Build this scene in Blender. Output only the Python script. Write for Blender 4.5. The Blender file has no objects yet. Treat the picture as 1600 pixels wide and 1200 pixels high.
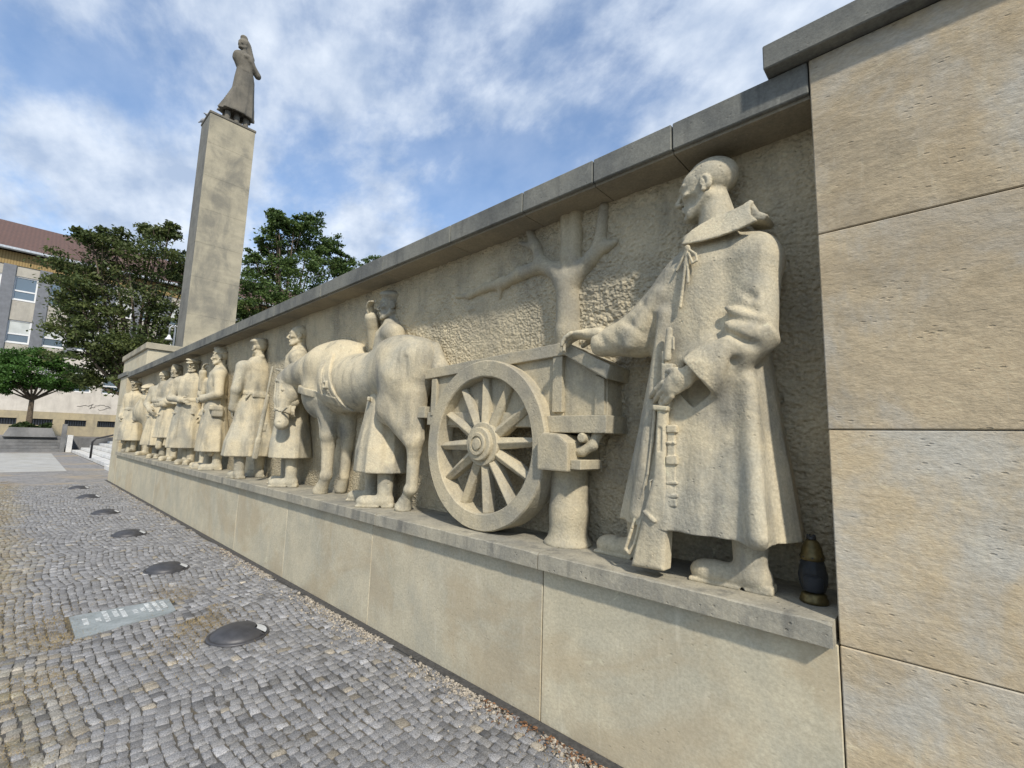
import bpy, math, random
import numpy as np
from mathutils import Vector, Matrix
random.seed(7); rng = np.random.default_rng(7)
R_ = math.radians
scene = bpy.context.scene
col = scene.collection

# ------------------------------------------------------------------ camera
FPX = 724.7; CX, CY = 800.0, 600.0; CH = 1.6
_v1 = np.array([17-CX, 666-CY, FPX]); _v2 = np.array([1480-CX, 710-CY, FPX])
_X = -_v1/np.linalg.norm(_v1)
_Y = _v2-_X*(_v2@_X); _Y /= np.linalg.norm(_Y)
_Z = np.cross(_X, _Y)
CR = np.stack([_X, _Y, _Z])
def ray(px, py): return CR@np.array([px-CX, py-CY, FPX])
def PY(px, py, y=2.45):
    r = ray(px, py); t = y/r[1]; return (r[0]*t, y, CH+r[2]*t)
def PX(px, py, x):
    r = ray(px, py); t = x/r[0]; return (x, r[1]*t, CH+r[2]*t)
def PZ(px, py, z=0.0):
    r = ray(px, py); t = (z-CH)/r[2]; return (r[0]*t, r[1]*t, z)
cam_d = bpy.data.cameras.new('camera'); cam = bpy.data.objects.new('camera', cam_d); col.objects.link(cam)
M = Matrix.Identity(4)
for i in range(3):
    M[i][0] = CR[i, 0]; M[i][1] = -CR[i, 1]; M[i][2] = -CR[i, 2]
M[2][3] = CH
cam.matrix_world = M
cam_d.sensor_width = 36; cam_d.lens = FPX/1600*36; cam_d.clip_end = 2000; cam_d.clip_start = 0.05
scene.camera = cam

# ------------------------------------------------------------------ light
SUN = Vector((0.87, -0.49, 0)).normalized()
EL = R_(41.5)
sd = Vector((SUN.x*math.cos(EL), SUN.y*math.cos(EL), math.sin(EL)))
ld = bpy.data.lights.new('sun', 'SUN'); ld.energy = 3.5; ld.angle = R_(2.5); ld.color = (1, .92, .80)
lo = bpy.data.objects.new('sun', ld); col.objects.link(lo); lo.rotation_euler = sd.to_track_quat('Z', 'Y').to_euler()
w = bpy.data.worlds.new('World'); scene.world = w; w.use_nodes = True
def build_world():
    nt = w.node_tree; nd = nt.nodes; nd.clear(); L = nt.links.new
    def N(t, **k):
        n = nd.new(t)
        for a, b in k.items(): setattr(n, a, b)
        return n
    def math_(op, a, b=None, c=None, clamp=False):
        n = N('ShaderNodeMath', operation=op, use_clamp=clamp)
        for i, v in enumerate((a, b, c)):
            if v is None: continue
            if isinstance(v, (int, float)): n.inputs[i].default_value = v
            else: L(v, n.inputs[i])
        return n.outputs[0]
    sky = N('ShaderNodeTexSky', sky_type='NISHITA', sun_disc=False)
    sky.sun_elevation = EL; sky.sun_rotation = math.atan2(sd.x, sd.y); sky.air_density = 1.0; sky.dust_density = .6; sky.ozone_density = 2.0
    tc = N('ShaderNodeTexCoord'); sp = N('ShaderNodeSeparateXYZ'); L(tc.outputs['Generated'], sp.inputs[0])
    zz = math_('ADD', math_('MAXIMUM', sp.outputs[2], 0.0), .42)
    cb = N('ShaderNodeCombineXYZ'); L(math_('DIVIDE', sp.outputs[0], zz), cb.inputs[0]); L(math_('DIVIDE', sp.outputs[1], zz), cb.inputs[1])
    mp = N('ShaderNodeMapping'); L(cb.outputs[0], mp.inputs[0]); mp.inputs['Rotation'].default_value = (0, 0, .5); mp.inputs['Scale'].default_value = (1.5, 1.9, 1); mp.inputs['Location'].default_value = (3.1, 1.7, 0)
    n1 = N('ShaderNodeTexNoise'); L(mp.outputs[0], n1.inputs['Vector']); n1.inputs['Scale'].default_value = 1.5; n1.inputs['Detail'].default_value = 12; n1.inputs['Roughness'].default_value = .6; n1.inputs['Distortion'].default_value = .12
    n2 = N('ShaderNodeTexNoise'); L(mp.outputs[0], n2.inputs['Vector']); n2.inputs['Scale'].default_value = 5.5; n2.inputs['Detail'].default_value = 9; n2.inputs['Roughness'].default_value = .55
    rp = N('ShaderNodeMapRange', interpolation_type='SMOOTHSTEP'); L(n1.outputs[0], rp.inputs[0]); rp.inputs[1].default_value = .38; rp.inputs[2].default_value = .56; rp.inputs[3].default_value = .22; rp.inputs[4].default_value = .95
    cr = N('ShaderNodeMix', data_type='RGBA'); L(n2.outputs[0], cr.inputs[0])
    c2 = N('ShaderNodeMapRange'); L(n2.outputs[0], c2.inputs[0]); c2.inputs[1].default_value = .36; c2.inputs[2].default_value = .68
    L(c2.outputs[0], cr.inputs[0])
    cr.inputs[6].default_value = (3.0, 3.7, 4.9, 1); cr.inputs[7].default_value = (5.5, 6.0, 6.7, 1)
    gn = N('ShaderNodeMix', data_type='RGBA', blend_type='MULTIPLY'); gn.inputs[0].default_value = 1; L(sky.outputs[0], gn.inputs[6]); gn.inputs[7].default_value = (1.1, 1.25, 1.35, 1)
    mx = N('ShaderNodeMix', data_type='RGBA'); L(rp.outputs[0], mx.inputs[0]); L(gn.outputs[2], mx.inputs[6]); L(cr.outputs[2], mx.inputs[7])
    bg = N('ShaderNodeBackground'); L(mx.outputs[2], bg.inputs[0]); bg.inputs[1].default_value = .13
    out = N('ShaderNodeOutputWorld'); L(bg.outputs[0], out.inputs[0])
build_world()
scene.view_settings.view_transform = 'Standard'; scene.view_settings.look = 'None'
scene.view_settings.exposure = 0.28; scene.view_settings.gamma = 1.0

# ------------------------------------------------------------------ material helpers
MATS = {}
def mat_base(name):
    m = bpy.data.materials.new(name); m.use_nodes = True
    nt = m.node_tree; nt.nodes.clear()
    o = nt.nodes.new('ShaderNodeOutputMaterial'); b = nt.nodes.new('ShaderNodeBsdfPrincipled')
    nt.links.new(b.outputs[0], o.inputs[0]); MATS[name] = m
    return m, nt, b
def nz(nt, vec, scale, detail=4, rough=.55, dist=0):
    n = nt.nodes.new('ShaderNodeTexNoise'); n.inputs['Scale'].default_value = scale; n.inputs['Detail'].default_value = detail
    n.inputs['Roughness'].default_value = rough; n.inputs['Distortion'].default_value = dist
    nt.links.new(vec, n.inputs['Vector']); return n.outputs[0]
def rng_(nt, v, a, b, c=0., d=1., smooth=True):
    n = nt.nodes.new('ShaderNodeMapRange'); n.interpolation_type = 'SMOOTHSTEP' if smooth else 'LINEAR'
    nt.links.new(v, n.inputs[0])
    for i, x in enumerate((a, b, c, d)): n.inputs[i+1].default_value = x
    return n.outputs[0]
def mixc(nt, f, a, b, mode='MIX'):
    n = nt.nodes.new('ShaderNodeMix'); n.data_type = 'RGBA'; n.blend_type = mode
    for s, v in ((0, f), (6, a), (7, b)):
        if hasattr(v, 'is_linked'): nt.links.new(v, n.inputs[s])
        elif s == 0: n.inputs[0].default_value = v
        else: n.inputs[s].default_value = (*v, 1)
    return n.outputs[2]
def mm(nt, op, a, b=0., clamp=False):
    n = nt.nodes.new('ShaderNodeMath'); n.operation = op; n.use_clamp = clamp
    for i, v in enumerate((a, b)):
        if hasattr(v, 'is_linked'): nt.links.new(v, n.inputs[i])
        else: n.inputs[i].default_value = v
    return n.outputs[0]
def pos(nt, scale=(1, 1, 1), obj=False):
    if obj: o = nt.nodes.new('ShaderNodeTexCoord').outputs['Object']
    else: o = nt.nodes.new('ShaderNodeNewGeometry').outputs['Position']
    mp = nt.nodes.new('ShaderNodeMapping'); mp.inputs['Scale'].default_value = scale; nt.links.new(o, mp.inputs[0]); return mp.outputs[0]
def bump(nt, b, h, dist, strength=1.):
    n = nt.nodes.new('ShaderNodeBump'); n.inputs['Strength'].default_value = strength; n.inputs['Distance'].default_value = dist
    nt.links.new(h, n.inputs['Height'])
    if b.inputs['Normal'].is_linked:
        nt.links.new(b.inputs['Normal'].links[0].from_socket, n.inputs['Normal'])
    nt.links.new(n.outputs[0], b.inputs['Normal'])
def stone(name, c1, c2, grey, gamt=.5, rough_amt=.004, pit=.5, bed=(1, 1, 1), streak=.35, scale=1., punch=0., seed=0., stip=0., vary=0., drip=0.):
    """weathered sandstone: c1/c2 blotches, grey weathering patches, vertical streaks, pits"""
    m, nt, b = mat_base(name)
    g = nt.nodes.new('ShaderNodeNewGeometry').outputs['Position']
    mp = nt.nodes.new('ShaderNodeMapping'); mp.inputs['Location'].default_value = (seed, seed*1.7, seed*.3); 
    oi = nt.nodes.new('ShaderNodeObjectInfo'); ov = nt.nodes.new('ShaderNodeVectorMath'); ov.operation = 'MULTIPLY_ADD'
    cb = nt.nodes.new('ShaderNodeCombineXYZ'); [nt.links.new(oi.outputs['Random'], cb.inputs[i]) for i in range(3)]
    nt.links.new(cb.outputs[0], ov.inputs[0]); ov.inputs[1].default_value = (23.7*vary, 41.3*vary, 31.1*vary); nt.links.new(g, ov.inputs[2])
    nt.links.new(ov.outputs[0], mp.inputs[0]); P0 = mp.outputs[0]
    def sc(s):
        q = nt.nodes.new('ShaderNodeMapping'); q.inputs['Scale'].default_value = s; nt.links.new(P0, q.inputs[0]); return q.outputs[0]
    Pb = sc(bed)
    big = rng_(nt, nz(nt, Pb, 1.6*scale, 5, .6, .3), .35, .65)
    mid = rng_(nt, nz(nt, Pb, 6*scale, 5, .62, .2), .38, .66)
    c = mixc(nt, big, c1, c2)
    c = mixc(nt, mm(nt, 'MULTIPLY', mid, .45), c, tuple(x*1.18 for x in c1))
    st = rng_(nt, nz(nt, sc((7, 7, .9)), 1.3*scale, 5, .6), .5, .72)
    gp = rng_(nt, nz(nt, sc((1, 1, .7)), 2.3*scale, 6, .65, .4), .42, .68)
    gf = mm(nt, 'MULTIPLY', gp, gamt)
    c = mixc(nt, gf, c, grey)
    c = mixc(nt, mm(nt, 'MULTIPLY', st, streak), c, tuple(x*.72 for x in grey))
    lt = rng_(nt, nz(nt, Pb, 11, 4, .7, .8), .62, .74)
    c = mixc(nt, mm(nt, 'MULTIPLY', lt, .35), c, tuple(min(.75, x*1.55) for x in c1))
    fine = nz(nt, Pb, 70, 4, .7)
    c = mixc(nt, .35, c, mixc(nt, rng_(nt, fine, .3, .7), (.35, .34, .33), (.68, .68, .68)), 'OVERLAY')
    if drip:
        dr = rng_(nt, nz(nt, sc((9, 9, 1.6)), 1.5, 4, .65, .5), .6, .72); c = mixc(nt, mm(nt, 'MULTIPLY', dr, drip), c, (.62, .58, .46))
        bl = rng_(nt, nz(nt, P0, .9, 5, .7, .6), .5, .64); c = mixc(nt, mm(nt, 'MULTIPLY', bl, .4), c, (.40, .31, .19))
    if vary:
        c = mixc(nt, 1., c, mixc(nt, oi.outputs['Random'], (.9, .9, .91), (1.06, 1.05, 1.03)), 'MULTIPLY')
    # pits
    vo = nt.nodes.new('ShaderNodeTexVoronoi'); vo.inputs['Scale'].default_value = 34; nt.links.new(sc((bed[0]*.8, bed[1]*.8, bed[2])), vo.inputs['Vector'])
    pm = rng_(nt, nz(nt, Pb, 9, 3), .46, .62)
    pt = mm(nt, 'MULTIPLY', rng_(nt, vo.outputs['Distance'], .08, .22, 1, 0), pm)
    pt = mm(nt, 'MULTIPLY', pt, pit)
    c = mixc(nt, mm(nt, 'MULTIPLY', pt, .55), c, (.08, .07, .05))
    nt.links.new(c, b.inputs['Base Color']); b.inputs['Roughness'].default_value = .92
    b.inputs['Specular IOR Level'].default_value = .2
    if stip:
        vs = nt.nodes.new('ShaderNodeTexVoronoi'); vs.inputs['Scale'].default_value = 95; nt.links.new(sc((1, 1, .75)), vs.inputs['Vector'])
        bump(nt, b, mm(nt, 'MULTIPLY', vs.outputs['Distance'], rng_(nt, nz(nt, P0, 3.3, 3), .38, .62, .25, 1)), stip)
    h = mm(nt, 'ADD', nz(nt, Pb, 26, 6, .7), mm(nt, 'MULTIPLY', pt, -1.2))
    h = mm(nt, 'ADD', h, mm(nt, 'MULTIPLY', nz(nt, Pb, 5, 3), .9))
    bump(nt, b, h, rough_amt)
    if punch:
        v2 = nt.nodes.new('ShaderNodeTexVoronoi'); v2.inputs['Scale'].default_value = 46; v2.feature = 'SMOOTH_F1'
        nt.links.new(sc((1, 1, 1.2)), v2.inputs['Vector'])
        h2 = mm(nt, 'ADD', v2.outputs['Distance'], mm(nt, 'MULTIPLY', nz(nt, P0, 60, 3), .6))
        msk = rng_(nt, nz(nt, sc((1, 1, 1)), 1.1, 2), .3, .6, .35, 1)
        bump(nt, b, mm(nt, 'MULTIPLY', h2, msk), punch)
    return m
def plain(name, c, rough=.7, metal=0., var=.15, sc=8., bmp=.0, spec=.5):
    m, nt, b = mat_base(name); P = pos(nt)
    n = nz(nt, P, sc, 5, .6)
    cc = mixc(nt, rng_(nt, n, .3, .7), tuple(x*(1-var) for x in c), tuple(min(1, x*(1+var)) for x in c))
    nt.links.new(cc, b.inputs['Base Color']); b.inputs['Roughness'].default_value = rough; b.inputs['Metallic'].default_value = metal
    b.inputs['Specular IOR Level'].default_value = spec
    if bmp: bump(nt, b, n, bmp)
    return m
CARVE = stone('carved_stone', (.54, .47, .325), (.41, .385, .305), (.2, .2, .18), .7, .006, .3, streak=.5, stip=.0014)
CART = stone('cart_stone', (.46, .40, .275), (.37, .34, .255), (.23, .225, .2), .6, .005, .3, stip=.002, streak=.3, seed=4.)
BACKW = stone('tooled_wall_stone', (.52, .45, .31), (.44, .39, .28), (.22, .21, .175), .5, .004, .2, streak=.3, punch=.02, seed=9)
PLINTH = stone('plinth_stone', (.52, .47, .345), (.45, .415, .31), (.40, .385, .31), .6, .0022, .35, bed=(.8, 1, 1), streak=.15, seed=2, vary=1, drip=.45)
PIER = stone('pier_stone', (.52, .425, .28), (.37, .31, .215), (.47, .455, .40), .9, .006, .4, bed=(.7, 1, 1.35), streak=0., seed=6, vary=1, drip=.35)
LEDGE = stone('ledge_stone', (.38, .35, .27), (.27, .26, .22), (.17, .17, .155), .65, .005, .6, streak=.6, seed=3)
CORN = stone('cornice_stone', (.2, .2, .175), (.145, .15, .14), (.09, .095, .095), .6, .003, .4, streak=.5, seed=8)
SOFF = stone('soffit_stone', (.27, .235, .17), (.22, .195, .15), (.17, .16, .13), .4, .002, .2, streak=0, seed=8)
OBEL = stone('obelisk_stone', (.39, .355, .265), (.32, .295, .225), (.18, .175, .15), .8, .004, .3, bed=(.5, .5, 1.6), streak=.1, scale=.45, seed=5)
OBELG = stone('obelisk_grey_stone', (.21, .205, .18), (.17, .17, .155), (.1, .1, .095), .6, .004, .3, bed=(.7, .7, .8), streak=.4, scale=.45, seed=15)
STAT = stone('statue_stone', (.18, .165, .135), (.13, .123, .105), (.08, .078, .07), .5, .01, .3, scale=.6, seed=1)

# ------------------------------------------------------------------ object helpers
def props(o, label=None, cat=None, group=None, kind=None):
    if label: o['label'] = label
    if cat: o['category'] = cat
    if group: o['group'] = group
    if kind: o['kind'] = kind
    return o
def empty(name, loc, label, cat, group=None, rz=0.):
    o = bpy.data.objects.new(name, None); o.empty_display_size = .1; col.objects.link(o)
    o.location = loc; o.rotation_euler = (0, 0, rz); return props(o, label, cat, group)
def mesh_obj(name, V, F, mat, parent=None, smooth=False, world=True):
    """V in world space unless world=False (then in the parent's frame)"""
    me = bpy.data.meshes.new(name)
    V = np.asarray(V, float)
    o = bpy.data.objects.new(name, me); col.objects.link(o)
    if parent is not None:
        o.parent = parent
        if world:
            Mi = np.array(Matrix.LocRotScale(parent.location, parent.rotation_euler.to_quaternion(), None).inverted() if parent.parent is None else (Matrix.LocRotScale(parent.parent.location, parent.parent.rotation_euler, None)@Matrix.LocRotScale(parent.location, parent.rotation_euler, None)).inverted())
            V = V@Mi[:3, :3].T+Mi[:3, 3]
    else:
        c = V.mean(0); c[2] = V[:, 2].min(); V = V-c; o.location = c
    if isinstance(F, np.ndarray):
        nF = len(F); k = F.shape[1]
        me.vertices.add(len(V)); me.vertices.foreach_set('co', V.astype(np.float32).ravel())
        me.loops.add(nF*k); me.loops.foreach_set('vertex_index', F.astype(np.int32).ravel())
        me.polygons.add(nF); me.polygons.foreach_set('loop_start', np.arange(0, nF*k, k, dtype=np.int32))
        me.update(calc_edges=True); me.validate()
    else:
        me.from_pydata([tuple(v) for v in V], [], F); me.update()
    if smooth: me.polygons.foreach_set('use_smooth', [True]*len(me.polygons))
    for m in (mat if isinstance(mat, (list, tuple)) else [mat]): me.materials.append(m)
    return o
class MB:
    def __init__(s): s.V = []; s.F = []; s.mi = []
    def add(s, V, F, mi=0):
        n = len(s.V); s.V += [tuple(v) for v in V]; s.F += [tuple(i+n for i in f) for f in F]; s.mi += [mi]*len(F); return s
    def box(s, lo, hi, bev=0., mi=0):
        (x0, y0, z0), (x1, y1, z1) = lo, hi
        if bev <= 0:
            V = [(x, y, z) for x in (x0, x1) for y in (y0, y1) for z in (z0, z1)]
            return s.add(V, [(0, 1, 3, 2), (4, 6, 7, 5), (0, 4, 5, 1), (2, 3, 7, 6), (0, 2, 6, 4), (1, 5, 7, 3)], mi)
        # chamfered box
        import itertools
        V = []; idx = {}
        for sx, sy, sz in itertools.product((0, 1), repeat=3):
            c = [(x0, x1)[sx], (y0, y1)[sy], (z0, z1)[sz]]
            for ax in range(3):
                p = list(c)
                for a in range(3):
                    if a != ax: p[a] += bev*(1 if (sx, sy, sz)[a] == 0 else -1)
                idx[(sx, sy, sz, ax)] = len(V); V.append(p)
        F = []
        def q(l): F.append(tuple(idx[k] for k in l))
        for ax in range(3):
            a, b_ = [i for i in range(3) if i != ax]
            for sgn in (0, 1):
                l = []
                for (u, v) in ((0, 0), (1, 0), (1, 1), (0, 1)):
                    k = [0, 0, 0]; k[ax] = sgn; k[a] = u; k[b_] = v; l.append((*k, ax))
                q(l)
            for u in (0, 1):
                for v in (0, 1):
                    k0 = [0, 0, 0]; k0[a] = u; k0[b_] = v; k1 = list(k0); k1[ax] = 1
                    q([(*k0, a), (*k1, a), (*k1, b_), (*k0, b_)])
        for k in itertools.product((0, 1), repeat=3): q([(*k, 0), (*k, 1), (*k, 2)])
        return s.add(V, F, mi)
    def quad(s, a, b, c, d, mi=0): return s.add([a, b, c, d], [(0, 1, 2, 3)], mi)
    def tube(s, pts, r, n=8, mi=0, cap=True):
        pts = [Vector(p) for p in pts]; rs = r if isinstance(r, (list, tuple)) else [r]*len(pts)
        V = []; F = []
        for i, p in enumerate(pts):
            d = (pts[min(i+1, len(pts)-1)]-pts[max(i-1, 0)]).normalized()
            u = d.orthogonal().normalized() if i == 0 else (u-d*u.dot(d)).normalized()
            v = d.cross(u)
            for k in range(n):
                a = 2*math.pi*k/n; V.append(p+(u*math.cos(a)+v*math.sin(a))*rs[i])
        for i in range(len(pts)-1):
            for k in range(n): F.append((i*n+k, i*n+(k+1) % n, (i+1)*n+(k+1) % n, (i+1)*n+k))
        if cap: F.append(tuple(reversed(range(n)))); F.append(tuple(range((len(pts)-1)*n, len(pts)*n)))
        return s.add(V, F, mi)
    def lathe(s, c, prof, n=28, axis='z', mi=0):
        V = []; F = []
        for (r, h) in prof:
            for k in range(n):
                a = 2*math.pi*k/n
                V.append((c[0]+r*math.cos(a), c[1]+r*math.sin(a), c[2]+h) if axis == 'z' else (c[0]+r*math.cos(a), c[1]+h, c[2]+r*math.sin(a)))
        for i in range(len(prof)-1):
            for k in range(n): F.append((i*n+k, i*n+(k+1) % n, (i+1)*n+(k+1) % n, (i+1)*n+k))
        F.append(tuple(reversed(range(n)))); F.append(tuple(range((len(prof)-1)*n, len(prof)*n)))
        return s.add(V, F, mi)
    def prism(s, pts, y0, y1, mi=0):
        """polygon in x,z extruded along y"""
        n = len(pts); V = [(x, y0, z) for x, z in pts]+[(x, y1, z) for x, z in pts]
        F = [tuple(range(n)), tuple(reversed(range(n, 2*n)))]+[(i, i+n, (i+1) % n+n, (i+1) % n) for i in range(n)]
        return s.add(V, F, mi)
    def build(s, name, mat, parent=None, smooth=False, fixn=True, bevel=0.):
        o = mesh_obj(name, s.V, s.F, mat, parent, smooth)
        me = o.data
        if any(s.mi): me.polygons.foreach_set('material_index', s.mi)
        if fixn:
            import bmesh
            bm = bmesh.new(); bm.from_mesh(me); bmesh.ops.recalc_face_normals(bm, faces=bm.faces)
            if bevel: bmesh.ops.bevel(bm, geom=[e for e in bm.edges if len(e.link_faces) == 2 and e.calc_face_angle(0) > .5], offset=bevel, segments=2, profile=.6, affect='EDGES', clamp_overlap=True)
            bm.to_mesh(me); bm.free()
            if smooth:
                me.polygons.foreach_set('use_smooth', [True]*len(me.polygons))
        return o

# ------------------------------------------------------------------ signed-distance sculpting
f4 = np.float32
class Sd:
    def __init__(s, lo, hi, h):
        s.lo = np.array(lo, float); s.h = h; s.n = np.ceil((np.array(hi)-s.lo)/h).astype(int)+1
        s.D = np.full(s.n, .25, f4); s.ax = [(s.lo[i]+h*np.arange(s.n[i])).astype(f4) for i in range(3)]
    def reg(s, lo, hi, m):
        a = np.clip(np.floor((np.array(lo)-m-s.lo)/s.h).astype(int), 0, s.n); b = np.clip(np.ceil((np.array(hi)+m-s.lo)/s.h).astype(int)+1, 0, s.n)
        if np.any(b <= a): return None
        sl = tuple(slice(a[i], b[i]) for i in range(3))
        return sl, s.ax[0][sl[0]][:, None, None], s.ax[1][sl[1]][None, :, None], s.ax[2][sl[2]][None, None, :]
    def op(s, prim, k=0., mode='+'):
        fn, lo, hi = prim
        g = s.reg(lo, hi, k+3*s.h+.01)
        if g is None: return s
        sl, x, y, z = g
        d = fn(x, y, z); D = s.D[sl]
        if mode == '-': D2 = -D
        else: D2 = D
        if k > 0:
            hh = np.maximum(k-np.abs(D2-d), 0)/k; r = np.minimum(D2, d)-hh*hh*k*.25
        else: r = np.minimum(D2, d)
        s.D[sl] = -r if mode == '-' else r
        return s
    def add(s, prim, k=.02): return s.op(prim, k, '+')
    def sub(s, prim, k=.008): return s.op(prim, k, '-')
    def mesh(s):
        D = s.D.copy()
        D[0] = D[-1] = .1; D[:, 0] = D[:, -1] = .1; D[:, :, 0] = D[:, :, -1] = .1
        S = D < 0; n = np.array(D.shape)
        c = np.zeros(n-1, np.int8)
        for i in (0, 1):
            for j in (0, 1):
                for k in (0, 1): c += S[i:n[0]-1+i, j:n[1]-1+j, k:n[2]-1+k]
        act = (c > 0) & (c < 8); I = np.argwhere(act); idm = np.full(n-1, -1, np.int32); idm[act] = np.arange(len(I))
        A = np.zeros((len(I), 3)); W = np.zeros(len(I))
        cor = [(i, j, k) for i in (0, 1) for j in (0, 1) for k in (0, 1)]
        for a in cor:
            for ax in range(3):
                if a[ax]: continue
                b = list(a); b[ax] = 1
                da = D[I[:, 0]+a[0], I[:, 1]+a[1], I[:, 2]+a[2]]; db = D[I[:, 0]+b[0], I[:, 1]+b[1], I[:, 2]+b[2]]
                mk = (da < 0) != (db < 0)
                t = np.where(mk, da/np.where(mk, da-db, 1), 0)
                p = np.tile(np.array(a, float), (len(I), 1)); p[:, ax] += t
                A += p*mk[:, None]; W += mk
        V = s.lo+(I+A/W[:, None])*s.h
        Fs = []
        for ax in range(3):
            sl0 = [slice(None)]*3; sl1 = [slice(None)]*3; sl0[ax] = slice(0, -1); sl1[ax] = slice(1, None)
            s0 = S[tuple(sl0)]; s1 = S[tuple(sl1)]
            E = np.argwhere(s0 != s1)
            u, v = [(1, 2), (2, 0), (0, 1)][ax]
            ok = (E[:, u] > 0) & (E[:, v] > 0) & (E[:, u] < n[u]-1) & (E[:, v] < n[v]-1); E = E[ok]
            q = []
            for du, dv in ((-1, -1), (0, -1), (0, 0), (-1, 0)):
                e = E.copy(); e[:, u] += du; e[:, v] += dv; q.append(idm[e[:, 0], e[:, 1], e[:, 2]])
            q = np.stack(q, 1); fl = ~s0[E[:, 0], E[:, 1], E[:, 2]]
            q[fl] = q[fl][:, ::-1]; Fs.append(q)
        F = np.concatenate(Fs); F = F[(F >= 0).all(1)]
        return V, F
def cap(a, b, ra, rb=None, sq=1.):
    a = np.array(a, float); b = np.array(b, float); rb = ra if rb is None else rb; ab = b-a; L = max(float(ab@ab), 1e-9); r = max(ra, rb)*max(1., sq)
    def f(x, y, z):
        t = np.clip(((x-a[0])*ab[0]+(y-a[1])*ab[1]+(z-a[2])*ab[2])/L, 0, 1)
        yy = (y-a[1]-t*ab[1])/sq
        return np.sqrt((x-a[0]-t*ab[0])**2+yy**2+(z-a[2]-t*ab[2])**2)-(ra+(rb-ra)*t)
    return f, np.minimum(a, b)-r, np.maximum(a, b)+r
def ell(c, r, rot=None):
    c = np.array(c, float); r = np.array(r, float)
    Q = np.array(rot) if rot is not None else np.eye(3); ext = np.sqrt(((Q*r)**2).sum(1))
    def f(x, y, z):
        X, Y, Z = x-c[0], y-c[1], z-c[2]
        p = [(Q[0, i]*X+Q[1, i]*Y+Q[2, i]*Z) for i in range(3)]
        k0 = np.sqrt(sum((p[i]/r[i])**2 for i in range(3))); k1 = np.sqrt(sum((p[i]/r[i]**2)**2 for i in range(3)))+1e-6
        return k0*(k0-1)/k1
    return f, c-ext, c+ext
def bx(c, hf, rot=None, rd=.005):
    c = np.array(c, float); hf = np.array(hf, float)
    Q = np.array(rot) if rot is not None else np.eye(3); ext = (np.abs(Q)*hf).sum(1)
    def f(x, y, z):
        X, Y, Z = x-c[0], y-c[1], z-c[2]
        q = [np.abs(Q[0, i]*X+Q[1, i]*Y+Q[2, i]*Z)-(hf[i]-rd) for i in range(3)]
        o = np.sqrt(sum(np.maximum(v, 0)**2 for v in q)); return o+np.minimum(np.maximum(np.maximum(q[0], q[1]), q[2]), 0)-rd
    return f, c-ext, c+ext
def fcone(a, b, ra, rb, rd=.006):
    a = np.array(a, float); b = np.array(b, float); L = np.linalg.norm(b-a); d = (b-a)/L; r = max(ra, rb)
    def f(x, y, z):
        t = (x-a[0])*d[0]+(y-a[1])*d[1]+(z-a[2])*d[2]; q = np.sqrt(np.maximum((x-a[0])**2+(y-a[1])**2+(z-a[2])**2-t*t, 0))
        u = q-(ra+(rb-ra)*np.clip(t/L, 0, 1))+rd; v = np.abs(t-L/2)-L/2+rd
        return np.sqrt(np.maximum(u, 0)**2+np.maximum(v, 0)**2)+np.minimum(np.maximum(u, v), 0)-rd
    return f, np.minimum(a, b)-r, np.maximum(a, b)+r
def sheary(pr, k, z0):
    fn, lo, hi = pr; e = abs(k)*max(abs(hi[2]-z0), abs(lo[2]-z0))
    return (lambda x, y, z: fn(x, (y-k*(z-z0)), z)*.97), (lo[0], lo[1]-e, lo[2]), (hi[0], hi[1]+e, hi[2])
def poly(pts, y0, y1, rd=.004):
    pts = np.array(pts, float)
    def f(x, y, z):
        px, pz = np.broadcast_arrays(x[:, :1, :][:, 0, :], z[:, :1, :][:, 0, :]); d = np.full(px.shape, 1e9); s = np.ones(px.shape)
        for i in range(len(pts)):
            a = pts[i]; b = pts[i-1]; e = b-a; wx = px-a[0]; wz = pz-a[1]
            t = np.clip((wx*e[0]+wz*e[1])/(e@e+1e-12), 0, 1)
            d = np.minimum(d, (wx-e[0]*t)**2+(wz-e[1]*t)**2)
            c1 = pz >= a[1]; c2 = pz < b[1]; c3 = e[0]*wz > e[1]*wx
            s = np.where((c1 & c2 & c3) | (~c1 & ~c2 & ~c3), -s, s)
        d2 = (s*np.sqrt(d))[:, None, :]+rd; dy = np.abs(y-(y0+y1)/2)-(y1-y0)/2+rd
        return (np.sqrt(np.maximum(d2, 0)**2+np.maximum(dy, 0)**2)+np.minimum(np.maximum(d2, dy), 0)-rd).astype(f4)
    return f, (pts[:, 0].min(), y0, pts[:, 1].min()), (pts[:, 0].max(), y1, pts[:, 1].max())
def loft(secs, fold=None, p=2.3, shear=None):
    """secs rows: z, cx, cy, rx, ry (z ascending)"""
    S = np.array(secs, float); z0, z1 = S[0, 0], S[-1, 0]; big = S[:, 3:5].max()*1.3
    def f(x, y, z):
        g = [np.interp(z, S[:, 0], S[:, i]) for i in (1, 2, 3, 4)]
        # smooth the piecewise profile a little
        u = (x-g[0])/g[2]; v = (y-g[1])/g[3]
        r = (np.abs(u)**p+np.abs(v)**p)**(1/p)
        if fold is not None: r = r/fold(np.arctan2(v, u), z, x, y)
        d = (r-1)*np.minimum(g[2], g[3])*.95
        return np.maximum(d, np.maximum(z0-z, z-z1)).astype(f4)
    lo = (S[:, 1].min()-big, S[:, 2].min()-big, z0); hi = (S[:, 1].max()+big, S[:, 2].max()+big, z1)
    return f, lo, hi
def rz(a):
    c, s = math.cos(a), math.sin(a); return np.array([[c, -s, 0], [s, c, 0], [0, 0, 1.]])
def rotm(ax, a): return np.array(Matrix.Rotation(a, 3, ax))
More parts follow.
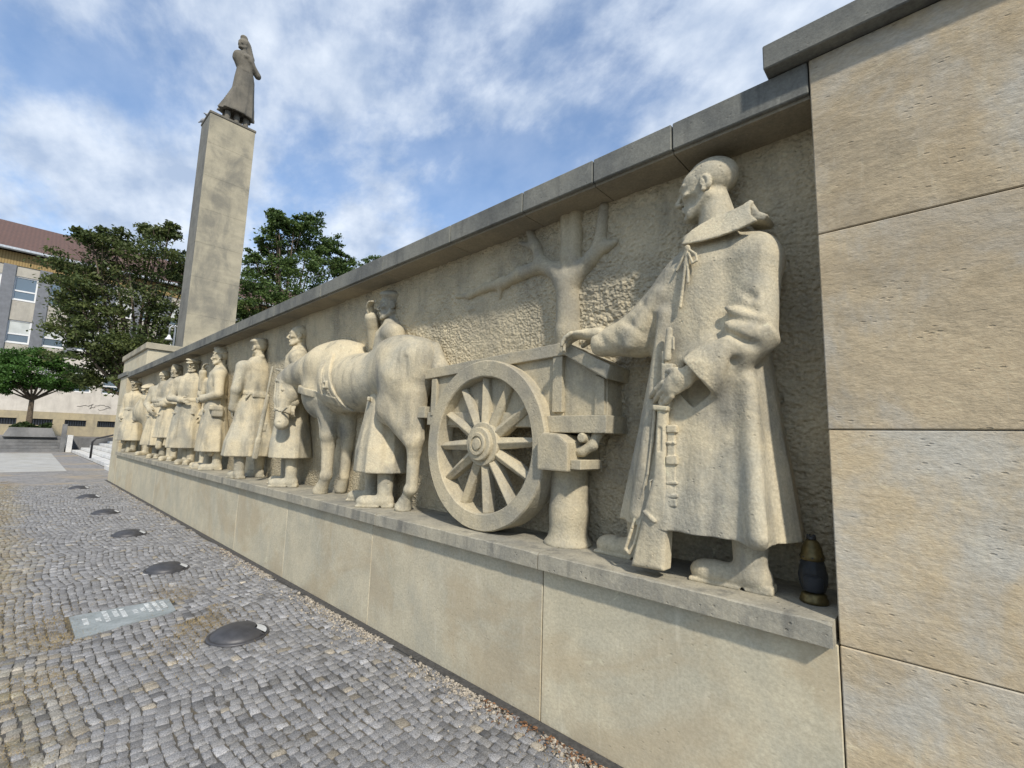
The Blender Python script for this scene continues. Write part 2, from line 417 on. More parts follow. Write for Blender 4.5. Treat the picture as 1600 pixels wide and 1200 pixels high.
def xf(prim, Q, t):
    """move a primitive: p_world = Q p + t"""
    fn, lo, hi = prim; Q = np.array(Q, float); t = np.array(t, float)
    C = np.array([[(lo, hi)[i][0], (lo, hi)[j][1], (lo, hi)[k][2]] for i in (0, 1) for j in (0, 1) for k in (0, 1)])@Q.T+t
    def f(x, y, z):
        X, Y, Z = x-t[0], y-t[1], z-t[2]
        return fn(Q[0, 0]*X+Q[1, 0]*Y+Q[2, 0]*Z, Q[0, 1]*X+Q[1, 1]*Y+Q[2, 1]*Z, Q[0, 2]*X+Q[1, 2]*Y+Q[2, 2]*Z)
    return f, C.min(0), C.max(0)
def smst(a, b, x): t = np.clip((x-a)/(b-a), 0, 1); return t*t*(3-2*t)

def head(S, c, Q, s=1., ears=True, hair=0., neck=1.):
    """face looks along -Y of the frame Q; head height .30*s centred at c"""
    Q = np.array(Q); c = np.array(c, float)
    def A(pr, k=.02): S.add(xf(pr, Q, c), k*s)
    def B(pr, k=.008): S.sub(xf(pr, Q, c), k*s)
    v = lambda *a: np.array(a)*s
    A(ell(v(0, .025, .05), v(.094, .122, .102)), 0)
    A(ell(v(0, -.045, .045), v(.078, .075, .07)), .03)
    A(ell(v(0, -.04, -.02), v(.074, .08, .09)), .03)
    A(ell(v(0, -.055, -.085), v(.056, .058, .055)), .02)
    A(ell(v(0, -.102, -.126), v(.027, .022, .022)), .018)
    for q in (-1, 1):
        A(cap(v(q*.064, .015, -.06), v(q*.036, -.078, -.122), .031*s, .025*s), .012)
        A(ell(v(q*.052, -.088, -.024), v(.024, .022, .016)), .016)
        A(cap(v(q*.012, -.122, .036), v(q*.06, -.1, .036), .012*s, .009*s), .01)
        B(ell(v(q*.034, -.128, .01), v(.024, .022, .014)), .008)
        A(ell(v(q*.034, -.103, .008), v(.018, .017, .013)), .002)
        A(cap(v(q*.014, -.117, .019), v(q*.054, -.1, .018), .0055*s, .005*s), .003)
        A(cap(v(q*.016, -.115, -.004), v(q*.05, -.1, -.002), .004*s), .003)
        A(ell(v(q*.015, -.132, -.042), v(.012, .016, .011)), .005)
        B(cap(v(q*.028, -.122, -.045), v(q*.038, -.104, -.078), .005*s), .016)
        B(ell(v(q*.062, -.07, -.058), v(.016, .03, .022)), .03)
    A(cap(v(0, -.116, .03), v(0, -.151, -.03), .0095*s, .0145*s), .008)
    A(cap(v(0, -.149, -.034), v(0, -.128, -.048), .011*s, .008*s), .005)
    A(cap(v(-.022, -.12, -.072), v(.022, -.12, -.072), .0085*s), .008)
    A(cap(v(-.017, -.12, -.089), v(.017, -.12, -.089), .0095*s), .008)
    B(cap(v(-.028, -.13, -.0805), v(.028, -.13, -.0805), .0035*s), .003)
    B(cap(v(-.014, -.127, -.104), v(.014, -.127, -.104), .006*s), .012)
    if ears:
        R_e = rotm('X', .2)
        for q in (-1, 1):
            A(ell(v(q*.098, .018, -.002), v(.018, .03, .043), R_e), .006)
            B(ell(v(q*.117, .008, .002), v(.017, .017, .029), R_e), .004)
            A(ell(v(q*.1, .006, -.0), v(.01, .009, .02), R_e), .004)
            A(ell(v(q*.104, .004, -.042), v(.01, .012, .012)), .006)
    A(cap(v(0, .028, -.07), v(0, .05, -.25), .066*s*neck, .078*s*neck), .02)
    A(cap(v(0, .0, -.1), v(0, .02, -.25), .036*s, .06*s*neck), .015)
    if hair:
        A(ell(v(0, .034, .058), v(.096+hair, .124+hair, .103+hair)), .002)
def hand(S, wr, d, n, s=1.05, curl=.5, thumb=1, spread=.0):
    """wr wrist, d finger direction, n palm normal (towards what it holds)"""
    d = np.array(d, float); d /= np.linalg.norm(d); n = np.array(n, float); n -= d*(n@d); n /= np.linalg.norm(n); w_ = np.cross(d, n); wr = np.array(wr, float)
    Q = np.stack([w_, d, n], 1)
    S.add(ell(wr+d*.05*s, (.044*s, .06*s, .021*s), Q), .01)
    S.add(cap(wr-d*.05*s, wr+d*.02*s, .03*s, .028*s), .02)
    for i, (L_, o) in enumerate(((.9, -.034), (1., -.0115), (.96, .0115), (.78, .033))):
        p = wr+d*.09*s+w_*o*s; a = .15+.1*i*.3
        dd = d+w_*o*spread*20
        for j, ln in enumerate((.046, .032, .026)):
            a += curl*(.55, .9, .7)[j]+(.05*((i*7+j*3) % 3))
            q = p+(dd*math.cos(a)+n*math.sin(a))*ln*L_*s
            S.add(cap(p, q, (.0118-.001*j)*s, (.0108-.001*j)*s), .003); p = q
    t0 = wr+d*.02*s-w_*.035*s*thumb; t1 = t0+(d*.55-w_*.6*thumb+n*.35)*.05*s; t2 = t1+(d*.85-w_*.1*thumb+n*.5)*.036*s
    S.add(cap(t0, t1, .018*s, .014*s), .012); S.add(cap(t1, t2, .0135*s, .011*s), .004)

# ================================================================== RELIEF WALL STRUCTURE
YF = 2.273; ZL = .945; ZC = 3.19; XR = -.35; XL = -19.56
def yb(z): return 2.77-.107*(z-ZL)
# plinth below the ledge
wl = empty('relief_wall', (-9.5, 2.5, 0), 'long pale sandstone wall with a carved niche between plinth and grey cornice', 'wall')
JX = [-18.25, -15.4, -12.7, -9.9, -7.3, -5.6, -3.75, -1.823, -.352]
b = MB()
for a, c in zip(JX[:-1], JX[1:]): MB().box((a+.003, YF+random.uniform(-.0015, .0015), -.05), (c-.003, 2.95, .853), .004).build('plinth_slab', PLINTH, wl)
b.box((XL+1.35, YF+.012, -.04), (-.36, 2.94, .84))
b.build('plinth_joints', PLINTH, wl)
b = MB()
LX = [-18.25, -16.4, -14.2, -12.2, -10.3, -8.3, -6.6, -5.1, -3.63, -1.82, -.358]
for a, c in zip(LX[:-1], LX[1:]):
    # worn front edge: little random nibbles
    n = max(6, int((c-a)/.05)); xs = np.linspace(a+.004, c-.004, n); V = []; F = []
    for i, x in enumerate(xs):
        e = (.006 if 0 < i < n-1 else .012)*(.4+random.random()); e2 = random.uniform(-.0015, .0015)
        V += [(x, 2.9, .8535), (x, 2.214+e2, .8535), (x, 2.214+e2, .945-e), (x, 2.214+e*1.3, .945), (x, 2.9, .945)]
    for i in range(n-1):
        for k in range(5): F.append((i*5+k, i*5+(k+1) % 5, (i+1)*5+(k+1) % 5, (i+1)*5+k))
    F.append(tuple(range(5))); F.append(tuple((n-1)*5+k for k in range(5)))
    b.add(V, F)
b.build('ledge', LEDGE, wl)
# tooled back wall as a displaced sheet
def vnoise(x, z, s, seed):
    r = np.random.default_rng(seed); T = r.random((256, 256)); u = x*s; v = z*s; i = np.floor(u).astype(int); j = np.floor(v).astype(int); a = u-i; c = v-j
    a = a*a*(3-2*a); c = c*c*(3-2*c); g = lambda p, q: T[p % 256, q % 256]
    return (g(i, j)*(1-a)+g(i+1, j)*a)*(1-c)+(g(i, j+1)*(1-a)+g(i+1, j+1)*a)*c
def sheet(x0, x1, z0, z1, step):
    nx = int((x1-x0)/step)+1; nzz = int((z1-z0)/step)+1
    X, Z = np.meshgrid(np.linspace(x0, x1, nx), np.linspace(z0, z1, nzz), indexing='ij')
    d = vnoise(X, Z, 48, 1)*.011+vnoise(X, Z, 24, 2)*.009+vnoise(X, Z, 6, 3)*.01
    mask = smst(.3, .6, vnoise(X, Z, 1.3, 5))*.75+.5
    Y = yb(Z)-d*mask
    V = np.stack([X, Y, Z], -1).reshape(-1, 3); I = np.arange(nx*nzz).reshape(nx, nzz)
    F = np.stack([I[:-1, :-1], I[1:, :-1], I[1:, 1:], I[:-1, 1:]], -1).reshape(-1, 4); return V, F
V, F = sheet(-4.6, XR+.02, .93, 3.25, .0095)
mesh_obj('niche_back', V, F, BACKW, wl, True)
V, F = sheet(-18.3, -4.6, .93, 3.25, .04)
mesh_obj('niche_back', V, F, BACKW, wl, True)
# cornice blocks and soffit
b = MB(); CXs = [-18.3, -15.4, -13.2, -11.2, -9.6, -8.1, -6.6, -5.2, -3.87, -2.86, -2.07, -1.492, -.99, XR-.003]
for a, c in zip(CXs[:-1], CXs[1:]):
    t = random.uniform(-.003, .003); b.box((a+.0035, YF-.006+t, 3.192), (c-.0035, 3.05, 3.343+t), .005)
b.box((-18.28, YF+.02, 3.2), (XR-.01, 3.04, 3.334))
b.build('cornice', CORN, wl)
b = MB()
for a, c in zip(CXs[:-1], CXs[1:]): b.box((a+.002, YF+.02, 3.176), (c-.002, 3.0, 3.1985), .002)
b.build('soffit', SOFF, wl)
MB().box((-19.5, 2.9, -.05), (-.36, 3.05, 3.19)).build('core', PLINTH, wl)
# near pier with coursed blocks
pr = empty('stone_pier', (1.2, 2.6, 0), 'big coursed sandstone pier right beside the lantern', 'pier')
b = MB(); zz = [-.05, .855, 1.686, 2.522, 3.35]
for i in range(4):
    xs = [XR, 2.3, 4.6] if i % 2 else [XR, 1.5, 3.9, 4.6]
    for a, c in zip(xs[:-1], xs[1:]):
        MB().box((a+(.003 if a > XR else 0), YF+random.uniform(-.002, .002), zz[i]+.0018), (c-.002, 3.3, zz[i+1]-.0018), .004).build('block', PIER, pr)
b.box((XR+.02, YF+.015, -.04), (4.58, 3.28, 3.34))
b.build('mortar', PIER, pr)
b = MB()
xs = [-.52, 1.3, 3.1, 4.75]
for a, c in zip(xs[:-1], xs[1:]): b.box((a+.002, 2.2, 3.352), (c-.002, 3.4, 3.473), .005)
b.build('coping', CORN, pr)
# far pier
fp = empty('end_pier', (-18.9, 2.6, 0), 'narrow stone pier closing the far end of the relief wall', 'pier')
b = MB()
for z0, z1 in ((-.05, 1.2), (1.2, 2.35), (2.35, 3.25)): b.box((XL, YF-.004, z0+.002), (-18.253, 3.1, z1-.002), .006)
b.build('blocks', PLINTH, fp)
MB().box((-19.9, YF-.05, 3.252), (-18.2, 3.15, 3.38), .006).build('coping', CORN, fp)

# ================================================================== FIGURES
def finish(S, name, mat, parent, local=False):
    V, F = S.mesh()
    if len(V) == 0: return None
    return mesh_obj(name, V, F, mat, parent, True, world=not local)
def boot(S, ank, toe_dir, s=1., shaft=.28, z0=0.):
    """boot standing on z0; ank=(x,y)"""
    x, y = ank; dx, dy = toe_dir
    l = math.hypot(dx, dy); dx /= l; dy /= l
    S.add(cap((x, y, z0+.09), (x, y, z0+shaft), .062*s, .075*s), .01)
    S.add(cap((x-dx*.03, y-dy*.03, z0+.055), (x+dx*.12*s, y+dy*.12*s, z0+.05), .056*s, .05*s), .03)
    S.add(ell((x+dx*.165*s, y+dy*.165*s, z0+.05), (.078*s, .054*s, .052*s), rz(math.atan2(dy, dx))), .025)
    S.add(bx((x+dx*.085*s, y+dy*.085*s, z0+.011), (.155*s, .05*s, .011), rz(math.atan2(dy, dx)), .008), .004)
    S.add(bx((x-dx*.045*s, y-dy*.045*s, z0+.02), (.042*s, .05*s, .02), rz(math.atan2(dy, dx)), .008), .004)
    ux, uy = -dy, dx
    S.sub(cap((x+dx*.025*s+ux*.09, y+dy*.025*s+uy*.09, z0+.006), (x+dx*.025*s-ux*.09, y+dy*.025*s-uy*.09, z0+.004), .009*s), .004)
    for k in range(3):
        S.sub(cap((x-.08, y-.06*dx, z0+.12+.05*k), (x+.08, y+.02, z0+.11+.055*k), .004), .012)
def cap_hat(S, c, Q, kind, s=1.):
    def A(pr, k=.01): S.add(xf(pr, Q, c), k)
    v = lambda *a: np.array(a)*s
    if kind == 'peaked':
        A(ell(v(0, .02, .075), v(.108, .128, .035)), 0); A(ell(v(.01, .0, .118), v(.15, .16, .034), rotm('X', .14)@rotm('Y', .12)), .02)
        A(ell(v(0, -.14, .055), v(.075, .06, .012), rotm('X', .45)), .004)
    elif kind == 'garrison':
        A(ell(v(0, .02, .085), v(.104, .13, .075)), 0); A(ell(v(0, .0, .14), v(.05, .13, .06), rotm('X', -.25)), .03)
        A(cap(v(0, -.125, .1), v(0, .12, .14), .012*s), .02)
        for q in (-1, 1): A(cap(v(q*.1, -.08, .07), v(q*.1, .11, .095), .01*s), .006)
    elif kind == 'sidecap':
        A(ell(v(0, .02, .08), v(.105, .13, .08)), 0); A(ell(v(.03, .0, .125), v(.11, .13, .04), rotm('Y', .25)), .03)
    elif kind == 'helmet':
        A(ell(v(0, .02, .07), v(.12, .145, .1)), 0); A(ell(v(0, .015, .035), v(.135, .165, .02)), .02)
    elif kind == 'fur':
        A(ell(v(0, .02, .08), v(.118, .14, .085)), 0); A(ell(v(0, .02, .05), v(.128, .15, .035)), .012)
def soldier(x, y, yaw, label, res=.012, H=2.16, hyaw=0., hnod=0., hat='garrison', arms=None, feet=((-.12, -.05), (.13, .02)), tdir=((0, -1), (0, -1)),
            hem=(.34, .31, .24), belt=True, lapel=True, satchel=False, back=False, twist=0., group='carved soldiers in a row along the relief', seed=0, hand_s=1.1, cxs=0., strap=False, collar=True):
    r = np.random.default_rng(seed+11); s = H/2.16
    e = empty('carved_soldier', (x, y, ZL), label, 'relief figure', group, yaw)
    ph = r.random(4)*6
    hz, hrx, hry = hem
    def fold(th, z, xx, yy):
        a = smst(1.25*s, .45*s, z)
        return 1+a*(.045*np.cos(6*th+ph[0]+z*1.2)+.075*(.6-np.abs(np.sin(3.5*th+ph[1]-z*.5)))+.03*(.6-np.abs(np.sin(6.5*th+ph[3]+z*.4))))+.012*np.cos(5*th+ph[2])*smst(.9*s, 1.5*s, z)
    C = Sd((-.55, -.5, .15), (.55, .5, 1.95*s), res)
    secs = [(hz, cxs, 0, hrx, hry), (.55*s, cxs*.8, 0, hrx*.95, hry*.97), (.85*s, cxs*.4, 0, .27*s, .205*s), (1.1*s, 0, 0, .235*s, .18*s), (1.24*s, 0, 0, .2*s, .152*s), (1.33*s, 0, 0, .2*s, .15*s),
            (1.52*s, 0, -.005, .235*s, .168*s), (1.66*s, 0, 0, .245*s, .158*s), (1.74*s, 0, .005, .225*s, .135*s), (1.80*s, 0, .015, .15*s, .11*s), (1.86*s, 0, .02, .092*s, .09*s)]
    C.add(loft(secs, fold), 0)
    for q in (-1, 1): C.add(ell((q*.2*s, .005, 1.685*s), (.105*s, .105*s, .085*s)), .05)
    if arms is None: arms = (((-.3, .0, 1.3), (-.24, -.14, 1.06)), ((.3, 0, 1.3), (.24, -.14, 1.06)))
    B = Sd((-.55, -.6, .1), (.55, .5, 2.3*s), res*.8)
    for q, (el_, wr_) in zip((-1, 1), arms):
        el_ = np.array(el_)*s; wr_ = np.array(wr_)*s; sh = np.array((q*.235, .005, 1.67))*s
        C.add(cap(sh, el_, .088*s, .072*s), .05); C.add(cap(el_, wr_, .072*s, .058*s), .025)
        d = wr_-el_; d = d/np.linalg.norm(d); C.add(cap(wr_-d*.07, wr_, .066*s, .07*s), .012)
        for k in range(3):
            t = sh*(.3-.1*k)+el_*(.7+.1*k); C.sub(cap(t+[-.08, -.08, .02+.02*k], t+[.08, -.09, -.03], .009), .014)
        n_ = np.array((-q*.8, .5, 0.)); hand(B, wr_+d*.02, d, n_, hand_s*s, .5, q)
    if collar:
        C.add(cap((-.09*s, -.02, 1.81*s), (0, .1*s, 1.87*s), .032), .02); C.add(cap((.09*s, -.02, 1.81*s), (0, .1*s, 1.87*s), .032), .02)
        C.add(cap((-.09*s, -.02, 1.81*s), (-.03*s, -.135*s, 1.7*s), .032, .022), .015); C.add(cap((.09*s, -.02, 1.81*s), (.03*s, -.135*s, 1.7*s), .032, .022), .015)
    if lapel:
        C.sub(cap((-.02, -.165*s, 1.66*s), (-.03, -.16*s, 1.3*s), .006), .008); C.sub(cap((-.03, -.16*s, 1.25*s), (-.05, -hry*1.02, hz), .009), .012)
        for k in range(3): C.add(ell((.03, -.163*s, (1.38+.12*k)*s), (.012, .01, .012)), .003)
    if back:
        C.sub(cap((0, hry*1.02, hz), (0, .18*s, 1.15*s), .009), .012); C.add(bx((0, .152*s, 1.25*s), (.12*s, .02, .03)), .006)
    if belt:
        for z_, rr in ((1.285*s, 1.0),):
            C.add(loft([(z_-.028*s, 0, 0, .213*s, .165*s), (z_+.028*s, 0, 0, .213*s, .163*s)]), .004)
        C.add(bx((0, -.17*s, 1.285*s), (.03, .012, .034)), .003)
    for q in (-1, 1): C.add(bx((q*.15*s, -.17*s, 1.02*s), (.055, .014, .022), rz(-q*.35)), .008)
    if strap:
        C.add(cap((-.17*s, -.1, 1.7*s), (.2*s, -.12, 1.2*s), .016), .004); C.add(cap((-.17*s, .1, 1.7*s), (.2*s, .12, 1.2*s), .016), .004)
    # hollow under the hem
    C.sub(loft([(hz-.2, cxs, 0, hrx-.035, hry-.035), (hz+.1, cxs, 0, hrx-.05, hry-.05)]), .004)
    finish(C, 'coat', CARVE, e, True)
    # continuous body: head, neck, trunk and legs
    Q = rz(hyaw)@rotm('X', hnod); hc = np.array((0, -.005, 2.0*s))
    head(B, hc, Q, s*.98)
    B.add(cap((0, .02, 1.75*s), (0, 0, 1.1*s), .07, .1), .03)
    for q, ft in zip((-1, 1), feet): B.add(cap((q*.08, 0, 1.1*s), (ft[0], ft[1], .3), .09, .06), .03)
    B.add(cap((-.2*s, 0, 1.62*s), (.2*s, 0, 1.62*s), .05), .03)
    for q, (el_, wr_) in zip((-1, 1), arms):
        el_ = np.array(el_)*s; wr_ = np.array(wr_)*s; B.add(cap(np.array((q*.2, 0, 1.62))*s, el_, .05), .02); B.add(cap(el_, wr_, .04, .03), .02)
    finish(B, 'body', CARVE, e, True)
    if hat != 'bare':
        Hh = Sd((-.25, -.3, 1.85*s), (.25, .3, 2.35*s), res*.8); cap_hat(Hh, hc, Q, hat, s); finish(Hh, 'cap', CARVE, e, True)
    for ft, td in zip(feet, tdir):
        l_ = math.hypot(*td); cy_, sy_ = math.cos(yaw), math.sin(yaw); tx_, ty_ = ft[0]+td[0]/l_*.28*s, ft[1]+td[1]/l_*.28*s
        dyw = (2.262-(y+sy_*tx_+cy_*ty_)); 
        if dyw > 0: ft = (ft[0]+sy_*dyw, ft[1]+cy_*dyw)
        T = Sd((ft[0]-.3, ft[1]-.32, -.02), (ft[0]+.3, ft[1]+.32, .5), res); boot(T, ft, td, 1.1*s, hz+.08); finish(T, 'boot', CARVE, e, True)
    if satchel:
        T = Sd((-.5, -.4, .7), (.6, .5, 1.4), res); T.add(bx((.27*s, .03, 1.02*s), (.05, .09, .1), None, .03), 0); T.add(bx((.28*s, .0, 1.08*s), (.055, .1, .045), None, .015), .005); T.add(cap((.26*s, .05, 1.1*s), (.12*s, .12, 1.65*s), .012), .004); finish(T, 'satchel', CARVE, e, True)
    return e

# ------------------------------------------------------------------ the near soldier
def near_soldier():
    e = empty('carved_soldier', (-.9, 2.5, ZL), 'largest nearest carved soldier, bareheaded in a long cape coat, hand on the cart', 'relief figure', 'carved soldiers in a row along the relief')
    h = .0062
    C = Sd((-1.62, 2.16, 1.12), (-.4, 2.8, 2.92), h)
    def fold(th, z, xx, yy):
        a = smst(2.1, 1.3, z)
        f = 1+a*(.022*np.cos(5*th+2.2+z)+.035*(.6-np.abs(np.sin(4.*th+1.1-z*.4)))+.015*(.6-np.abs(np.sin(7.5*th+.4+z*.3))))
        return f+.008*np.cos(4*th+z*5)*(1-a)
    C.add(loft([(1.185, -.965, 2.53, .465, .29), (1.45, -.95, 2.53, .415, .278), (1.7, -.935, 2.53, .365, .262), (2.0, -.915, 2.52, .31, .24), (2.2, -.9, 2.51, .285, .222), (2.4, -.88, 2.5, .28, .205), (2.53, -.865, 2.49, .285, .19),
                (2.62, -.845, 2.49, .25, .165), (2.7, -.83, 2.49, .17, .13), (2.78, -.83, 2.48, .1, .1)], fold, 2.2), 0)
    C.add(ell((-.635, 2.43, 2.53), (.115, .13, .135)), .06)
    # image-right arm, bent, wide turned sleeve
    C.add(cap((-.632, 2.42, 2.5), (-.635, 2.35, 2.14), .108, .1), .05)
    C.add(fcone((-.60, 2.36, 2.17), (-.875, 2.272, 1.935), .1, .125, .01), .05)
    C.sub(fcone((-.862, 2.28, 1.946), (-.95, 2.24, 1.87), .095, .1, .005), .004)
    for k in range(4):
        c0 = np.array((-.855+.018*k, 2.262, 1.951+.0155*k)); dv = np.array((.64, 0, -.75))
        for t in np.linspace(-.085, .085, 9): C.sub(ell(c0+dv*t+np.array((0, -.112+.55*abs(t)**1.5, 0)), (.008, .006, .014)), .003)
    for (a, c, r) in (((-.74, 2.25, 2.33), (-.6, 2.26, 2.22), .014), ((-.75, 2.24, 2.24), (-.58, 2.26, 2.17), .016), ((-.76, 2.235, 2.17), (-.6, 2.25, 2.06), .014), ((-.74, 2.25, 2.42), (-.62, 2.28, 2.3), .012)):
        C.sub(cap(a, c, r), .035)
    for (a, c, r) in (((-.745, 2.27, 2.27), (-.6, 2.28, 2.18), .02), ((-.76, 2.26, 2.2), (-.64, 2.27, 2.12), .02)): C.add(cap(a, c, r), .03)
    # valley between arm and chest
    C.sub(cap((-.755, 2.27, 2.5), (-.765, 2.26, 2.12), .012), .05)
    # image-left arm reaching to the cart
    C.add(cap((-1.02, 2.44, 2.5), (-1.27, 2.42, 2.235), .11, .125), .05)
    C.add(cap((-1.27, 2.42, 2.235), (-1.5, 2.4, 2.205), .128, .078), .03)
    for (a, c, r) in (((-1.35, 2.285, 2.36), (-1.17, 2.3, 2.2), .018), ((-1.42, 2.28, 2.3), (-1.3, 2.28, 2.14), .014), ((-1.22, 2.3, 2.42), (-1.12, 2.31, 2.3), .014), ((-1.47, 2.31, 2.24), (-1.4, 2.3, 2.12), .01)):
        C.sub(cap(a, c, r), .035)
    C.add(cap((-1.1, 2.33, 2.42), (-1.27, 2.315, 2.16), .025), .05)
    C.sub(ell((-1.56, 2.39, 2.21), (.03, .055, .055)), .006)
    # front opening, seam, long vertical folds
    C.sub(cap((-.99, 2.30, 2.55), (-1.12, 2.27, 2.0), .006), .01); C.sub(cap((-1.12, 2.27, 2.0), (-1.2, 2.25, 1.19), .008), .014)
    C.add(cap((-1.07, 2.31, 2.3), (-1.21, 2.3, 1.25), .02, .03), .06)
    C.sub(cap((-1.27, 2.32, 1.9), (-1.36, 2.32, 1.2), .02, .03), .06)
    C.add(cap((-.66, 2.33, 1.9), (-.62, 2.27, 1.22), .03, .045), .08)
    C.sub(cap((-.59, 2.33, 1.95), (-.555, 2.29, 1.2), .012, .02), .05)
    C.sub(cap((-.78, 2.27, 1.75), (-.82, 2.22, 1.2), .01, .014), .06)
    for (x0, x1, r0, r1) in ((-1.03, -1.16, .01, .02), (-.93, -.98, .008, .014), (-.7, -.72, .008, .016)): C.sub(cap((x0, 2.25, 2.0), (x1, 2.205, 1.2), r0, r1), .07)
    # standing cape collar
    cb_ = [PY(*p, 2.33) for p in ((1069, 387), (1075, 374), (1083, 361), (1096, 350), (1112, 340), (1130, 333), (1150, 322), (1174, 309), (1171, 320), (1174, 336), (1187, 348), (1160, 362), (1130, 374), (1100, 382))]
    C.add(sheary(poly([(p[0], p[2]) for p in cb_], 2.288, 2.307, .006), .42, 2.66), .004)
    C.sub(cap(PY(1098, 352, 2.27), PY(1104, 378, 2.25), .004), .02); C.sub(cap(PY(1150, 336, 2.28), PY(1128, 362, 2.25), .006), .03)
    cw = [PY(*p, 2.42) for p in ((1166, 326), (1178, 318), (1190, 336), (1206, 342), (1198, 350), (1172, 352))]
    C.add(poly([(p[0], p[2]) for p in cw], 2.36, 2.5, .008), .012)
    C.add(cap((-.93, 2.36, 2.68), (-.74, 2.4, 2.76), .05, .045), .03)
    C.sub(loft([(1.0, -.965, 2.53, .43, .255), (1.32, -.95, 2.53, .39, .24)]), .006)
    finish(C, 'coat', CARVE, e)
    T = Sd((-1.08, 2.2, 2.2), (-.85, 2.4, 2.72), .0045)
    k0 = PY(1074, 388, 2.285)
    T.add(ell(k0, (.016, .014, .018)), 0)
    def str_(pts, r):
        for a, c in zip(pts[:-1], pts[1:]): T.add(cap(a, c, r), .004)
    str_([k0, PY(1069, 430, 2.282), PY(1063, 480, 2.277)], .0085)
    str_([k0, PY(1075, 415, 2.282), PY(1075, 441, 2.277)], .008)
    str_([k0, PY(1087, 397, 2.275), PY(1089, 407, 2.27), PY(1082, 411, 2.27), PY(1076, 396, 2.275)], .0065)
    str_([k0, PY(1066, 405, 2.29), PY(1057, 423, 2.29)], .007)
    finish(T, 'neck_cord', CARVE, e)
    B = Sd((-1.9, 2.15, 1.0), (-.5, 2.8, 3.2), h)
    Q = rz(R_(-82))@rotm('X', .07)
    head(B, (-.865, 2.415, 2.972), Q, 1.03, True, .003, 1.16)
    B.add(cap((-.83, 2.46, 2.75), (-.88, 2.52, 2.0), .1, .15), .03)
    B.add(cap((-.75, 2.5, 2.0), (-.73, 2.5, 1.15), .1, .06), .03); B.add(cap((-1.1, 2.55, 2.0), (-1.3, 2.6, 1.15), .1, .06), .03)
    B.add(cap((-.88, 2.5, 2.5), (-1.25, 2.42, 2.23), .07), .03); B.add(cap((-1.25, 2.42, 2.23), (-1.52, 2.39, 2.225), .06, .035), .02)
    B.add(cap((-.88, 2.5, 2.5), (-.64, 2.4, 2.45), .07), .03); B.add(cap((-.64, 2.4, 2.45), (-.645, 2.345, 2.14), .06), .02); B.add(cap((-.645, 2.345, 2.14), (-.9, 2.245, 1.945), .06, .034), .02)
    hand(B, (-1.565, 2.37, 2.27), (-1, -.06, .06), (0, -.12, -1), 1.28, .55, 1, .0)
    B.add(ell((-.935, 2.222, 1.925), (.06, .03, .05)), .02)
    hand(B, (-.915, 2.225, 1.948), (-.8, -.02, -.56), (-.05, 1, -.1), 1.28, .2, 1, .0)
    finish(B, 'body', CARVE, e)
    for (ax, ay, dx, dy, s) in ((-.71, 2.44, -1, -.08, 1.14), (-1.33, 2.56, -1, -.02, 1.2)):
        T = Sd((ax-.46, ay-.22, ZL-.02), (ax+.22, ay+.22, ZL+.4), .0065); boot(T, (ax, ay), (dx, dy), s, .32, ZL-.002); finish(T, 'boot', CARVE, e)
near_soldier()
